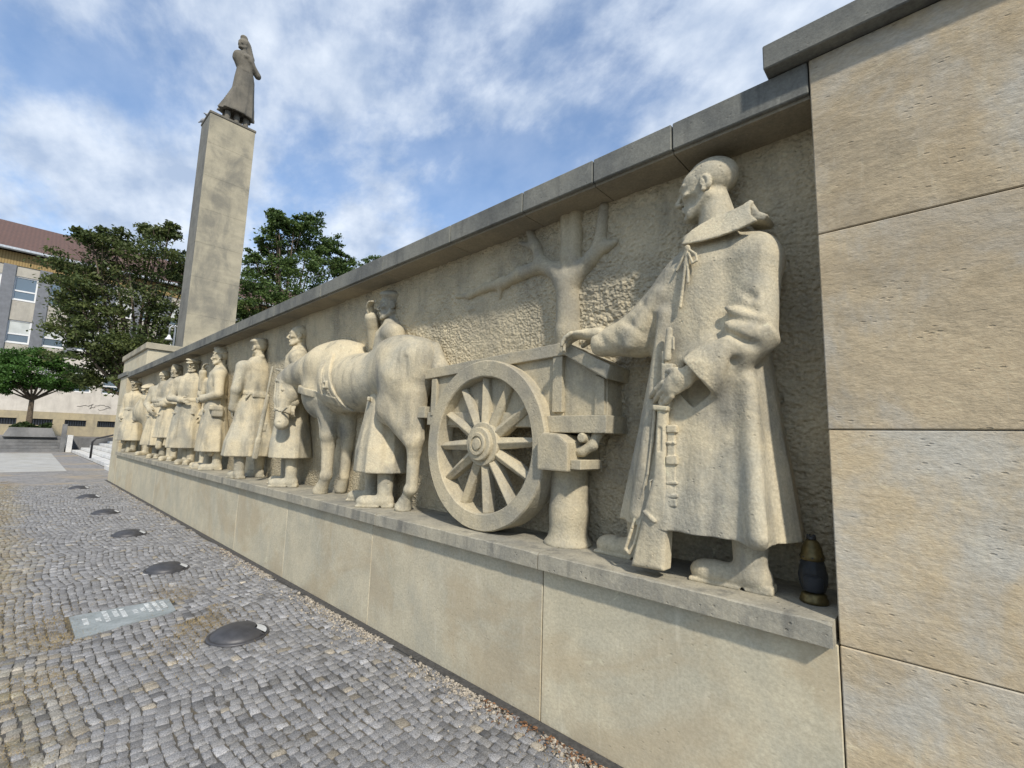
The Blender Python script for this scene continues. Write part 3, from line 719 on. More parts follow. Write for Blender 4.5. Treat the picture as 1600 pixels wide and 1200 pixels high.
def near_rifle():
    e = empty('rifle', (-1.15, 2.27, ZL), 'carved rifle standing on its butt in front of the nearest soldier', 'rifle', 'carved rifles')
    q = lambda px, py, y=2.25: PY(px, py, y)
    def pl(pts, y=2.25): return [(PY(*p, y)[0], PY(*p, y)[2]) for p in pts]
    T = Sd((-1.36, 2.2, ZL-.01), (-1.0, 2.36, 1.9), .0055)
    T.add(poly(pl([(986, 884), (1038, 893), (1043, 800), (1042, 757), (1040, 730), (1043, 640), (1027, 636), (1021, 745), (1008, 790)]), 2.235, 2.34, .022), 0)
    T.sub(poly(pl([(1031, 668), (1036, 668), (1035, 706), (1030, 706)]), 2.2, 2.242, .002), .003)
    T.add(poly(pl([(1022, 633), (1046, 635), (1045, 643), (1022, 641)]), 2.226, 2.34, .005), .003)
    T.add(cap(q(1007, 800, 2.232), q(1022, 814, 2.228), .011), .003); T.sub(cap(q(1009, 803, 2.215), q(1019, 813, 2.212), .006), .004)
    finish(T, 'stock', CARVE, e)
    T = Sd((-1.12, 2.2, 1.35), (-.98, 2.34, 2.26), .0055)
    T.add(cap(q(1046, 516), q(1043, 560), .017, .019), 0); T.add(poly(pl([(1034, 568), (1052, 568), (1052, 600), (1033, 600)]), 2.24, 2.3, .008), .004)
    T.add(poly(pl([(1033, 600), (1050, 600), (1046, 640), (1028, 640)]), 2.245, 2.32, .01), .004)
    T.add(cap(q(1053, 528), q(1053, 545), .01), .003); T.add(cap(q(1036, 550), q(1036, 575), .007), .003)
    finish(T, 'barrel', CARVE, e)
    T = Sd((-1.08, 2.2, 1.3), (-.95, 2.36, 1.8), .0045)
    T.add(poly(pl([(1041, 664), (1053, 664), (1056, 790), (1042, 790)]), 2.252, 2.33, .005), 0)
    for a, c, w_ in ((664, 676, 57), (690, 694, 55), (712, 726, 58), (752, 757, 58), (772, 778, 59), (780, 791, 57)): T.add(poly(pl([(1041, a), (w_, a), (w_+.5, c), (1041, c)]) if w_ > 1000 else pl([(1041, a), (1000+w_, a), (1000+w_+.5, c), (1041, c)]), 2.243, 2.33, .004), .002)
    T.sub(cap(q(1048, 678, 2.245), q(1050, 700, 2.245), .004), .006)
    T.add(cap(q(1046, 790), q(1056, 790), .008), .003)
    finish(T, 'cartridge_strap', CARVE, e)
    T = Sd((-1.36, 2.2, ZL), (-1.04, 2.36, 1.85), .0055)
    pts = [(1024, 637), (1019, 690), (1012, 740), (996, 798), (983, 840), (977, 858), (983, 864), (992, 850), (999, 822), (1008, 800)]
    for a, c in zip(pts[:-1], pts[1:]): T.add(cap(q(*a, 2.27), q(*c, 2.27), .0095), .004)
    finish(T, 'sling', CARVE, e)
    T = Sd((-1.2, 2.2, 1.3), (-1.08, 2.3, 1.6), .0045)
    pts = [(1023, 748), (1016, 752), (1016, 766), (1022, 774)]
    for a, c in zip(pts[:-1], pts[1:]): T.add(cap(q(*a, 2.25), q(*c, 2.25), .006), .003)
    finish(T, 'trigger_guard', CARVE, e)
near_rifle()

# ------------------------------------------------------------------ cart
def make_cart():
    e = empty('carved_cart', (-2.4, 2.5, ZL), 'carved two wheeled box cart with a big spoked wheel beside the nearest soldier', 'cart')
    def bevprism(pts, y0, y1, name, bev=.006):
        MB().prism(pts, y0, y1).build(name, CART, e, bevel=bev)
    bevprism([(-3.27, 1.70), (-3.27, 2.16), (-1.84, 2.2), (-1.84, 1.70)], 2.47, 2.8, 'side_board')
    bevprism([(-1.84, 1.70), (-1.84, 2.2), (-1.51, 2.02), (-1.51, 1.70)], 2.478, 2.8, 'end_board')
    bevprism([(-3.33, 2.12), (-3.33, 2.205), (-1.80, 2.265), (-1.80, 2.178)], 2.435, 2.78, 'top_rail')
    bevprism([(-1.83, 2.195), (-1.795, 2.262), (-1.44, 2.07), (-1.465, 1.985)], 2.39, 2.76, 'flared_rail', .01)
    bevprism([(-1.95, 1.665), (-1.95, 1.775), (-1.48, 1.775), (-1.48, 1.665)], 2.415, 2.79, 'bottom_rail')
    bevprism([(-3.29, 1.72), (-3.29, 1.83), (-1.97, 1.80), (-1.97, 1.70)], 2.452, 2.79, 'bottom_rail')
    for x0, x1, zt in ((-3.24, -3.17, 2.118), (-1.915, -1.835, 2.174)): bevprism([(x0, 1.80), (x0, zt), (x1, zt), (x1, 1.80)], 2.444, 2.6, 'stake', .004)
    bevprism([(-1.59, 1.777), (-1.59, 2.03), (-1.52, 2.0), (-1.52, 1.777)], 2.456, 2.6, 'stake', .004)
    bevprism([(-3.44, 1.78), (-3.44, 1.88), (-3.30, 1.88), (-3.30, 1.78)], 2.43, 2.7, 'shaft_end')
    b = MB(); b.prism([(-1.94, 1.425), (-1.945, 1.62), (-1.90, 1.665), (-1.78, 1.655), (-1.70, 1.60), (-1.70, 1.425)], 2.33, 2.7).build('axle_block', CART, e, bevel=.012)
    b = MB(); b.box((-1.71, 2.36, 1.44), (-1.62, 2.6, 1.50), .004); b.build('axle_block', CART, e)
    T = Sd((-1.75, 2.3, 1.4), (-1.4, 2.7, 1.78), .0065)
    for a, c in zip([(-1.75, 2.45, 1.54), (-1.67, 2.45, 1.55), (-1.6, 2.46, 1.59), (-1.58, 2.48, 1.66)], [(-1.67, 2.45, 1.55), (-1.6, 2.46, 1.59), (-1.58, 2.48, 1.66), (-1.575, 2.53, 1.7)]): T.add(cap(a, c, .032), .012)
    T.add(fcone((-1.65, 2.40, 1.635), (-1.65, 2.6, 1.635), .03, .03), .003)
    finish(T, 'drawbar_pipe', CART, e)
    # wheel as a child with rim, hub and spokes
    cx, cz, y0 = -2.53, 1.574, 2.372
    w_ = bpy.data.objects.new('wheel', None); col.objects.link(w_); w_.parent = e; w_.location = (cx+2.4, y0-2.5, cz-ZL)
    bpy.context.view_layer.update()
    def wb(b, name, bevel=0.):
        b.V = [(v[0]-cx, v[1]-y0, v[2]-cz) for v in b.V]
        o = mesh_obj(name, b.V, b.F, CART, None); o.location = (0, 0, 0)
        for v, c in zip(o.data.vertices, b.V): v.co = c
        o.parent = w_
        import bmesh
        bm = bmesh.new(); bm.from_mesh(o.data); bmesh.ops.recalc_face_normals(bm, faces=bm.faces)
        if bevel: bmesh.ops.bevel(bm, geom=[e_ for e_ in bm.edges if len(e_.link_faces) == 2 and e_.calc_face_angle(0) > .6], offset=bevel, segments=2, affect='EDGES', clamp_overlap=True)
        bm.to_mesh(o.data); bm.free(); return o
    n = 96; V = []; F = []
    prof = [(.627, .012), (.618, .0), (.511, .004), (.503, .012), (.497, .15), (.627, .19)]
    for k in range(n):
        a = 2*math.pi*k/n; dj = random.uniform(-.0012, .0012)
        for r, dy in prof: V.append((cx+(r+dj)*math.cos(a), y0+dy, cz+(r+dj)*math.sin(a)))
    m = len(prof)
    for k in range(n):
        for j in range(m): F.append((k*m+j, k*m+(j+1) % m, ((k+1) % n)*m+(j+1) % m, ((k+1) % n)*m+j))
    o = wb(MB().add(V, F), 'rim'); o.data.polygons.foreach_set('use_smooth', [False]*len(o.data.polygons))
    b = MB().lathe((cx, y0, cz), [(.165, .16), (.165, .03), (.158, .018), (.125, .016), (.125, -.01), (.118, -.018), (.085, -.02), (.085, -.03), (.08, -.034), (.06, -.034), (.058, -.022), (.045, -.022), (.042, -.036), (.004, -.04)], 40, 'y')
    o = wb(b, 'hub')
    for k in range(12):
        a = 2*math.pi*k/12+R_(93); d = np.array((math.cos(a), 0, math.sin(a))); t = np.array((-math.sin(a), 0, math.cos(a))); c0 = np.array((cx, y0, cz))
        # tapering spoke with a ridge
        r0, r1 = .14, .50; V = []
        for r, wd, rg, bk in ((r0, .045, .02, .12), (r1, .03, .035, .13)):
            p = c0+d*r
            V += [p-t*wd+np.array((0, rg+.035, 0)), p+np.array((0, rg, 0)), p+t*wd+np.array((0, rg+.035, 0)), p+t*wd+np.array((0, bk, 0)), p-t*wd+np.array((0, bk, 0))]
        F = [(i, (i+1) % 5, (i+1) % 5+5, i+5) for i in range(5)]+[(0, 1, 2, 3, 4), (9, 8, 7, 6, 5)]
        wb(MB().add(V, F), 'spoke', .003)
make_cart()

# ------------------------------------------------------------------ carved tree and stump
def carved_tree():
    T = Sd((-3.3, 2.4, ZL-.01), (-1.2, 2.85, 3.23), .009)
    Y = 2.6
    def br(pts, y=Y, k=.03):
        for (a, c) in zip(pts[:-1], pts[1:]):
            pp = []
            for q_ in (a, c):
                yy = 2.6
                for _ in range(3): yy = yb(PY(q_[0], q_[1], yy)[2])-.015+(y-2.6)
                pp.append(PY(q_[0], q_[1], yy))
            T.add(cap(pp[0], pp[1], a[2]*.9+.006, c[2]*.9+.006, 1.1), k)
    br([(889, 640, .1), (889, 520, .095), (890, 440, .09)])
    br([(890, 445, .075), (890, 400, .06), (888, 330, .055)]); br([(898, 430, .05), (901, 330, .045)], 2.59, .01)
    br([(886, 450, .08), (872, 425, .065), (850, 415, .055), (815, 428, .05), (790, 442, .042), (760, 450, .035), (735, 462, .025), (714, 464, .012)])
    br([(783, 443, .035), (781, 466, .006)]); br([(848, 416, .05), (838, 385, .035), (828, 362, .03)]); br([(832, 385, .025), (812, 380, .01)])
    br([(900, 435, .07), (925, 405, .05), (938, 380, .04), (945, 325, .035)]); br([(930, 400, .035), (950, 385, .03), (963, 378, .014)])
    # lower trunk below the cart, spreading on the ledge
    for a, c in (((-1.86, 2.58, 1.5, .125), (-1.86, 2.58, 1.15, .125)), ((-1.86, 2.58, 1.15, .118), (-1.86, 2.57, .93, .135))): T.add(cap(a[:3], c[:3], a[3], c[3]), .05)
    T.add(ell((-1.86, 2.57, .95), (.16, .15, .03)), .05)
    V, F = T.mesh(); o = mesh_obj('carved_tree', V, F, CART, None, True)
    props(o, 'carved bare tree with forked branches rising behind the cart', 'relief tree')
carved_tree()

# ------------------------------------------------------------------ horse
def horse():
    e = empty('carved_horse', (-4.4, 2.5, ZL), 'carved draught horse with lowered head, seen from its rump, left of the cart', 'relief horse')
    T = Sd((-6.6, 2.1, ZL-.01), (-3.1, 2.92, 2.85), .0105)
    A = lambda a, c, r, r2=None, k=.05, sq=1.: T.add(cap(a, c, r, r2, sq), k)
    T.add(ell((-3.72, 2.5, 2.24), (.42, .25, .32)), 0); T.add(ell((-3.85, 2.48, 2.38), (.38, .19, .2)), .07); T.add(ell((-3.5, 2.5, 2.34), (.2, .2, .18)), .06)
    A((-3.9, 2.54, 2.22), (-4.9, 2.54, 2.2), .25, .31, .1); T.add(ell((-4.55, 2.52, 2.15), (.6, .27, .29)), .08); T.sub(ell((-4.15, 2.13, 2.35), (.12, .06, .3)), .12)
    T.add(ell((-5.1, 2.52, 2.36), (.42, .25, .33)), .1); T.add(ell((-5.35, 2.5, 2.12), (.3, .27, .34)), .1)
    A((-4.75, 2.55, 2.55), (-5.25, 2.55, 2.6), .09, .11, .12)
    A((-5.3, 2.46, 2.42), (-5.9, 2.38, 2.32), .25, .165, .08, 1.); A((-5.9, 2.38, 2.32), (-6.05, 2.34, 2.27), .18, .145, .05)
    A((-6.02, 2.31, 2.26), (-5.97, 2.27, 2.03), .135, .115, .04); A((-5.97, 2.27, 2.03), (-5.9, 2.23, 1.76), .1, .075, .04)
    T.add(ell((-5.89, 2.23, 1.73), (.085, .08, .08)), .03); T.add(ell((-5.9, 2.32, 2.12), (.12, .1, .15)), .03)
    A((-6.08, 2.33, 2.38), (-6.1, 2.19, 2.41), .035, .014, .02); A((-6.16, 2.42, 2.38), (-6.22, 2.33, 2.44), .03, .012, .02)
    T.sub(ell((-5.83, 2.17, 1.74), (.02, .02, .014)), .01); T.sub(ell((-5.88, 2.19, 2.14), (.035, .02, .02)), .015); T.add(ell((-5.89, 2.205, 2.14), (.024, .018, .018)), .003)
    # near hind leg
    A((-3.68, 2.44, 2.15), (-3.8, 2.41, 1.86), .21, .14, .06); A((-3.6, 2.46, 2.1), (-3.56, 2.45, 1.75), .17, .1, .06)
    A((-3.76, 2.42, 1.88), (-3.5, 2.47, 1.57), .155, .082, .06); A((-3.5, 2.46, 2.0), (-3.45, 2.49, 1.62), .12, .05, .06); A((-3.46, 2.49, 1.6), (-3.5, 2.49, 1.48), .06, .058, .03)
    A((-3.51, 2.49, 1.52), (-3.53, 2.5, 1.16), .061, .052, .03); T.add(ell((-3.55, 2.5, 1.14), (.063, .06, .055)), .03); A((-3.57, 2.5, 1.13), (-3.63, 2.51, 1.03), .043, .055, .02); A((-3.64, 2.51, 1.02), (-3.66, 2.51, .975), .062, .078, .01)
    # far hind leg, resting
    A((-3.8, 2.62, 2.0), (-3.95, 2.66, 1.78), .18, .12, .08); A((-3.95, 2.64, 1.78), (-3.93, 2.64, 1.52), .11, .075, .05); A((-3.92, 2.64, 1.52), (-4.12, 2.62, 1.22), .062, .055, .03)
    T.add(ell((-4.13, 2.61, 1.2), (.075, .068, .065)), .03); A((-4.13, 2.64, 1.18), (-4.12, 2.63, 1.04), .042, .05, .02); A((-4.12, 2.63, 1.04), (-4.15, 2.62, .985), .055, .07, .01)
    # front legs
    A((-5.12, 2.46, 2.0), (-5.13, 2.46, 1.62), .18, .09, .08); A((-5.13, 2.46, 1.62), (-5.15, 2.48, 1.5), .082, .076, .05); A((-5.15, 2.48, 1.5), (-5.14, 2.48, 1.18), .074, .06, .03)
    T.add(ell((-5.15, 2.48, 1.15), (.07, .068, .06)), .03); A((-5.15, 2.48, 1.13), (-5.22, 2.48, 1.03), .055, .065, .02); A((-5.23, 2.48, 1.02), (-5.26, 2.48, .975), .07, .085, .01)
    A((-5.0, 2.64, 1.9), (-5.03, 2.65, 1.5), .13, .08, .06); A((-5.03, 2.65, 1.5), (-5.08, 2.66, 1.15), .065, .055, .03); A((-5.08, 2.67, 1.13), (-5.16, 2.67, 1.0), .045, .07, .02)
    T.add(ell((-3.95, 2.4, 1.93), (.09, .05, .07)), .04)
    # muscle lines
    T.sub(cap((-3.6, 2.215, 2.35), (-3.66, 2.2, 1.8), .01), .03); T.sub(cap((-3.95, 2.2, 2.2), (-3.72, 2.19, 1.75), .012), .035); T.sub(cap((-3.44, 2.3, 2.3), (-3.45, 2.32, 1.7), .012), .035); T.sub(cap((-5.25, 2.18, 2.3), (-4.98, 2.19, 1.95), .012), .04); T.sub(cap((-5.15, 2.36, 1.95), (-5.12, 2.34, 1.6), .01), .03); T.sub(cap((-4.12, 2.2, 2.5), (-4.02, 2.2, 2.0), .02), .08); T.sub(cap((-5.42, 2.2, 2.5), (-5.45, 2.2, 2.0), .02), .06)
    T.sub(cap((-3.95, 2.28, 1.95), (-3.8, 2.3, 1.75), .012), .04)
    finish(T, 'body', CARVE, e)
    T = Sd((-3.7, 2.35, 1.15), (-3.15, 2.85, 2.6), .0105)
    for a, c, r, r2 in (((-3.36, 2.55, 2.42), (-3.27, 2.56, 2.2), .06, .085), ((-3.27, 2.56, 2.2), (-3.29, 2.6, 1.7), .085, .075), ((-3.29, 2.6, 1.7), (-3.33, 2.62, 1.25), .075, .04)): T.add(cap(a, c, r, r2), .04)
    for k in range(4): T.sub(cap((-3.22-.035*k, 2.48+.01*k, 2.3), (-3.25-.035*k, 2.52, 1.3), .005), .012)
    finish(T, 'tail', CARVE, e)
    # harness: surcingle, quilted pad, breeching, bridle
    T = Sd((-5.7, 2.08, 1.72), (-4.0, 2.6, 2.76), .0085)
    body = [ell((-4.55, 2.52, 2.15), (.6, .27, .29)), cap((-3.9, 2.54, 2.22), (-4.9, 2.54, 2.2), .25, .31), ell((-5.1, 2.52, 2.36), (.42, .25, .33)), ell((-5.35, 2.5, 2.12), (.3, .27, .34))]
    def skin(clip, off, k=.0):
        fs = [b_[0] for b_ in body]
        def f(x, y, z):
            d = fs[0](x, y, z)
            for g in fs[1:]:
                a = g(x, y, z); hh = np.maximum(.1-np.abs(a-d), 0)/.1; d = np.minimum(a, d)-hh*hh*.025
            return np.maximum(np.abs(d)-off, clip[0](x, y, z))
        return f, clip[1], clip[2]
    T.add(skin(poly([(-4.98, 1.86), (-5.0, 2.45), (-4.86, 2.5), (-4.68, 2.2), (-4.52, 1.86)], 2.0, 2.5), .022), .004)
    T.add(skin(poly([(-4.93, 1.8), (-4.95, 2.36), (-4.87, 2.36), (-4.85, 1.8)], 2.0, 2.5), .036), .004)
    T.add(skin(poly([(-5.62, 2.12), (-5.62, 2.2), (-4.6, 1.99), (-4.6, 1.9)], 2.0, 2.5), .034), .004)
    for k in range(4): T.add(skin(poly([(-4.80+.07*k, 1.87), (-4.90+.05*k, 2.4-.1*k), (-4.885+.05*k, 2.4-.1*k), (-4.785+.07*k, 1.87)], 2.0, 2.5), .03), .004)
    T.add(bx((-4.74, 2.2, 2.13), (.035, .02, .04), None, .01), .004); T.sub(bx((-4.74, 2.18, 2.13), (.018, .02, .022)), .003)
    finish(T, 'harness', CARVE, e)
    T = Sd((-6.3, 2.1, 1.6), (-5.7, 2.6, 2.5), .009)
    hp = [cap((-6.02, 2.31, 2.26), (-5.97, 2.27, 2.03), .135, .115), cap((-5.97, 2.27, 2.03), (-5.9, 2.23, 1.76), .1, .075)]
    def hb(z0, z1, off, k):
        def f(x, y, z):
            d = np.minimum(hp[0][0](x, y, z), hp[1][0](x, y, z)); zz_ = z+k*(y-2.25)
            return np.maximum(np.abs(d)-off, np.maximum(z0-zz_, zz_-z1))
        return f, (-6.25, 2.1, z0-.2), (-5.7, 2.5, z1+.2)
    T.add(hb(2.2, 2.235, .014, .5), .003); T.add(hb(1.86, 1.89, .014, .3), .003)
    def vb(x0, x1, z0, z1):
        def f(x, y, z):
            d = np.minimum(hp[0][0](x, y, z), hp[1][0](x, y, z)); xx = x-(z-1.8)*(-.22)
            return np.maximum(np.abs(d)-.014, np.maximum(np.maximum(x0-xx, xx-x1), np.maximum(z0-z, z-z1)))
        return f, (-6.25, 2.1, z0), (-5.7, 2.5, z1)
    T.add(vb(-5.855, -5.825, 1.87, 2.3), .003); T.add(vb(-5.945, -5.92, 1.87, 2.3), .003)
    T.add(cap((-5.83, 2.2, 1.87), (-5.6, 2.22, 1.97), .012), .003)
    finish(T, 'bridle', CARVE, e)
horse()

# ------------------------------------------------------------------ the other soldiers
A0 = (((-.3, .02, 1.32), (-.25, -.1, 1.05)), ((.3, .02, 1.32), (.25, -.1, 1.05)))
BELT = (((-.33, .02, 1.32), (-.1, -.2, 1.24)), ((.33, .02, 1.32), (.1, -.2, 1.24)))
# behind the horse, hand raised to his brow
soldier(-4.12, 2.56, R_(-28), 'carved bareheaded soldier standing behind the horse, shading his eyes with a raised hand', .0105, hat='sidecap', arms=(((-.33, -.12, 1.56), (-.15, -.2, 1.9)), ((.26, .15, 1.38), (.2, .14, 1.15))), feet=((-.2, -.08), (.2, .02)), tdir=((-.6, -1), (-.3, -1)), hem=(.32, .36, .26), hyaw=R_(-12), seed=1)
# holds the horse's bridle
soldier(-6.25, 2.5, R_(-22), 'carved bareheaded soldier holding the bridle beside the lowered head of the horse', .0115, hat='bare', arms=(((-.3, .05, 1.32), (-.24, .0, 1.08)), ((.34, .06, 1.35), (.4, .0, 1.08))), feet=((-.18, -.02), (.16, .02)), tdir=((-.8, -1), (-.3, -1)), hem=(.36, .34, .25), hyaw=R_(-6), seed=2, H=2.12)
soldier(-7.62, 2.46, R_(-78), 'carved soldier with his back turned and a rifle slung on his shoulder', .012, hat='sidecap', arms=A0, feet=((-.17, .0), (.18, .05)), tdir=((0, -1), (0, -1)), hem=(.32, .37, .27), back=True, lapel=False, strap=True, seed=3, H=2.1)
soldier(-9.55, 2.46, R_(-14), 'carved soldier in a folded cap with hands on his belt, facing out of the wall', .0125, hat='garrison', arms=BELT, feet=((-.14, -.05), (.15, 0)), tdir=((-.5, -1), (-.1, -1)), hem=(.32, .34, .25), hyaw=R_(-15), seed=4, satchel=True, H=2.16)
soldier(-10.15, 2.62, R_(25), 'carved soldier half hidden in the back row raising a hand beside his head', .014, hat='bare', arms=(((-.36, -.05, 1.42), (-.3, -.12, 1.85)), ((.3, 0, 1.3), (.2, -.15, 1.1))), hem=(.33, .3, .22), seed=5, H=2.08)
soldier(-11.3, 2.43, R_(52), 'carved officer in a peaked cap and belted coat beside a hatless comrade', .014, hat='peaked', arms=(((-.34, -.02, 1.32), (-.06, -.22, 1.28)), ((.33, .02, 1.3), (.3, -.05, 1.0))), feet=((-.14, -.08), (.14, 0)), tdir=((-.3, -1), (.1, -1)), hem=(.32, .31, .24), seed=6, H=2.16)
soldier(-12.75, 2.43, R_(50), 'carved soldier in a soft cap with crossed forearms beside the officer in peaked cap', .015, hat='sidecap', arms=(((-.33, -.05, 1.32), (.05, -.24, 1.3)), ((.33, -.05, 1.32), (-.05, -.22, 1.24))), feet=((-.14, -.08), (.14, 0)), tdir=((-.3, -1), (.2, -1)), hem=(.5, .3, .23), seed=7, H=2.16)
soldier(-14.0, 2.45, R_(48), 'carved soldier in a round helmet carrying a flat case, right of the stooping man', .016, hat='helmet', arms=(((-.33, -.02, 1.32), (-.1, -.22, 1.15)), ((.33, .0, 1.3), (.3, -.12, 1.0))), hem=(.3, .32, .24), seed=8, H=2.12, satchel=True)
soldier(-17.75, 2.43, R_(46), 'farthest carved soldier in a peaked cap next to the end pier', .018, hat='peaked', arms=A0, hem=(.34, .33, .24), seed=9, H=2.12)
def stooping():
    e = empty('carved_stooping_man', (-15.7, 2.52, ZL), 'carved stooping man with rounded back and peaked cap near the far end of the relief', 'relief figure', 'carved soldiers in a row along the relief')
    T = Sd((-16.4, 2.05, ZL), (-15.0, 2.95, ZL+2.0), .016); b = (-15.7, 2.52, ZL); v = lambda x, y, z: (b[0]+x, b[1]+y, b[2]+z)
    T.add(ell(v(-.1, -.03, 1.17), (.36, .32, .36)), 0); T.add(cap(v(-.05, -.05, 1.2), v(.12, -.08, 1.5), .26, .18), .1); T.add(cap(v(-.2, -.22, 1.2), v(-.15, -.27, .95), .12, .07), .05)
    T.add(cap(v(.05, .05, 1.0), v(.05, .05, .75), .22, .18), .08)
    finish(T, 'cape', CARVE, e)
    T = Sd((-16.2, 2.1, ZL), (-15.1, 2.9, ZL+2.05), .015)
    head(T, v(.2, -.12, 1.72), rz(R_(30))@rotm('X', .35), .98); T.add(cap(v(.1, 0, 1.5), v(0, 0, .9), .12, .14), .04); T.add(cap(v(.12, 0, .95), v(.15, -.02, .1), .1, .06), .03); T.add(cap(v(-.12, .05, .95), v(-.1, .08, .1), .1, .06), .03)
    finish(T, 'body', CARVE, e)
    T = Sd((-16.0, 2.1, ZL+1.6), (-15.1, 2.8, ZL+2.1), .014); cap_hat(T, np.array(v(.2, -.12, 1.72)), rz(R_(30))@rotm('X', .35), 'peaked', .98); finish(T, 'cap', CARVE, e)
    for ax, ay in ((-15.55, 2.5), (-15.8, 2.6)):
        T = Sd((ax-.3, ay-.32, ZL-.02), (ax+.3, ay+.3, ZL+.6), .014); boot(T, (ax, ay), (.5, -1), 1.1, .5, ZL); finish(T, 'boot', CARVE, e)
stooping()
def slung(name_label, o, Q, L_=1.25, res=.009):
    """carved rifle hanging along local z of frame Q from point o (muzzle up)"""
    e = empty('rifle', o, name_label, 'rifle', 'carved rifles')
    Q = np.array(Q); o = np.array(o, float)
    a = np.array([(Q@np.array(p)) for p in ((-.12, -.1, -.2), (.12, .1, L_+.1), (.12, -.1, -.2), (-.12, .1, L_+.1))])+o
    lo, hi = a.min(0)-.12, a.max(0)+.12
    T = Sd(lo, hi, res)
    T.add(xf(bx((0, 0, .12), (.028, .035, .14), None, .015), Q, o), 0); T.add(xf(cap((0, 0, .22), (0, 0, .85), .03, .026), Q, o), .02)
    finish(T, 'stock', CARVE, e)
    T = Sd(lo, hi, res); T.add(xf(cap((0, -.012, .35), (0, -.012, L_), .018, .015), Q, o), 0); T.add(xf(bx((0, -.01, L_-.06), (.008, .02, .012)), Q, o), .004); finish(T, 'barrel', CARVE, e)
    T = Sd(lo, hi, res); T.add(xf(bx((0, .02, .42), (.016, .05, .06), None, .01), Q, o), 0); finish(T, 'magazine', CARVE, e)
slung('carved rifle hanging muzzle up against the back of the soldier with his back turned', PY(398, 715, 2.3), rz(0)@rotm('Y', R_(6))@rotm('X', R_(-4)))
slung('carved rifle muzzle rising over the shoulder of the soldier behind the horse', (-4.2, 2.62, 2.05), rotm('Y', R_(24)), 1.0)
slung('carved rifle muzzle rising behind the soldier who holds the bridle', (-5.95, 2.66, 1.95), rotm('Y', R_(22)), 1.0)

# ------------------------------------------------------------------ grave lantern on the ledge
def lantern():
    brass = plain('old_brass', (.12, .095, .04), .45, .7, .35, 30)
    m, nt, b = mat_base('smoked_glass'); b.inputs['Base Color'].default_value = (.10, .11, .12, 1); b.inputs['Roughness'].default_value = .18; b.inputs['Transmission Weight'].default_value = .8; b.inputs['IOR'].default_value = 1.2
    wax = plain('old_wax', (.35, .36, .4), .6); black = plain('black_metal', (.015, .015, .015), .5)
    x, y = -.462, 2.455; e = empty('grave_lantern', (x, y, ZL), 'dark brass grave lantern with smoked glass on the ledge behind the near soldier', 'lantern')
    z = ZL+.001; s = 1.0
    MB().lathe((x, y, z), [(.052, 0), (.056, .006), (.053, .02), (.049, .024), (.049, .034), (.042, .042), (.03, .044)], 32).build('base', brass, e, True)
    MB().lathe((x, y, z), [(.03, .045), (.044, .05), (.054, .085), (.057, .115), (.05, .15), (.043, .178), (.041, .18)], 32).build('glass', m, e, True)
    MB().lathe((x, y, z), [(.044, .178), (.047, .182), (.046, .2), (.042, .206), (.038, .232), (.026, .258), (.016, .266)], 32).build('lid', brass, e, True)
    b = MB(); b.lathe((x, y, z), [(.017, .264), (.02, .268), (.018, .278), (.006, .28)], 20)
    for k in range(6):
        a = k*math.pi/3; b.box((x+.014*math.cos(a)-.003, y+.014*math.sin(a)-.003, z+.276), (x+.014*math.cos(a)+.003, y+.014*math.sin(a)+.003, z+.285))
    b.build('vent_crown', black, e)
    MB().lathe((x, y, z), [(.03, .046), (.032, .05), (.03, .1), (.022, .108), (.004, .1)], 20).build('candle', wax, e, True)
    for k in range(8):
        b = MB(); a = k*math.pi/4+.2; b.tube([(x+.0445*math.cos(a), y+.0445*math.sin(a), z+.192), (x+.048*math.cos(a), y+.048*math.sin(a), z+.192)], .004, 6); b.build('vent_hole', black, e)
lantern()

# ================================================================== OBELISK AND STATUE
def obelisk():
    e = empty('obelisk', (-21.65, 4.94, 4.5), 'tall square stone obelisk carrying a statue behind the relief wall', 'obelisk')
    zs = [4.6, 6.1, 7.6, 9.0, 10.4, 11.8, 13.2, 14.45]
    for i, (a, c) in enumerate(zip(zs[:-1], zs[1:])):
        pass
    b = MB()
    for a, c in zip(zs[:-1], zs[1:]): b.box((-22.3, 4.1, a+.0015), (-21, 5.78, c-.0015), .003)
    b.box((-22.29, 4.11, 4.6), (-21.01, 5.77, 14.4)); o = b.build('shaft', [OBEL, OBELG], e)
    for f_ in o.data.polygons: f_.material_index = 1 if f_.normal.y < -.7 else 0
    MB().box((-22.33, 4.07, 14.45), (-20.97, 5.81, 14.56), .02).build('top_slab', STAT, e)
    p = empty('stone_podium', (-22.5, 5, 0), 'stone block podium with thin coping behind the far pier, under the obelisk', 'podium')
    MB().box((-24.9, 2.93, -.05), (-20.03, 8, 4.4), .01).build('block', PLINTH, p); MB().box((-25, 2.86, 4.4), (-19.95, 8.1, 4.62), .015).build('coping', OBEL, p)
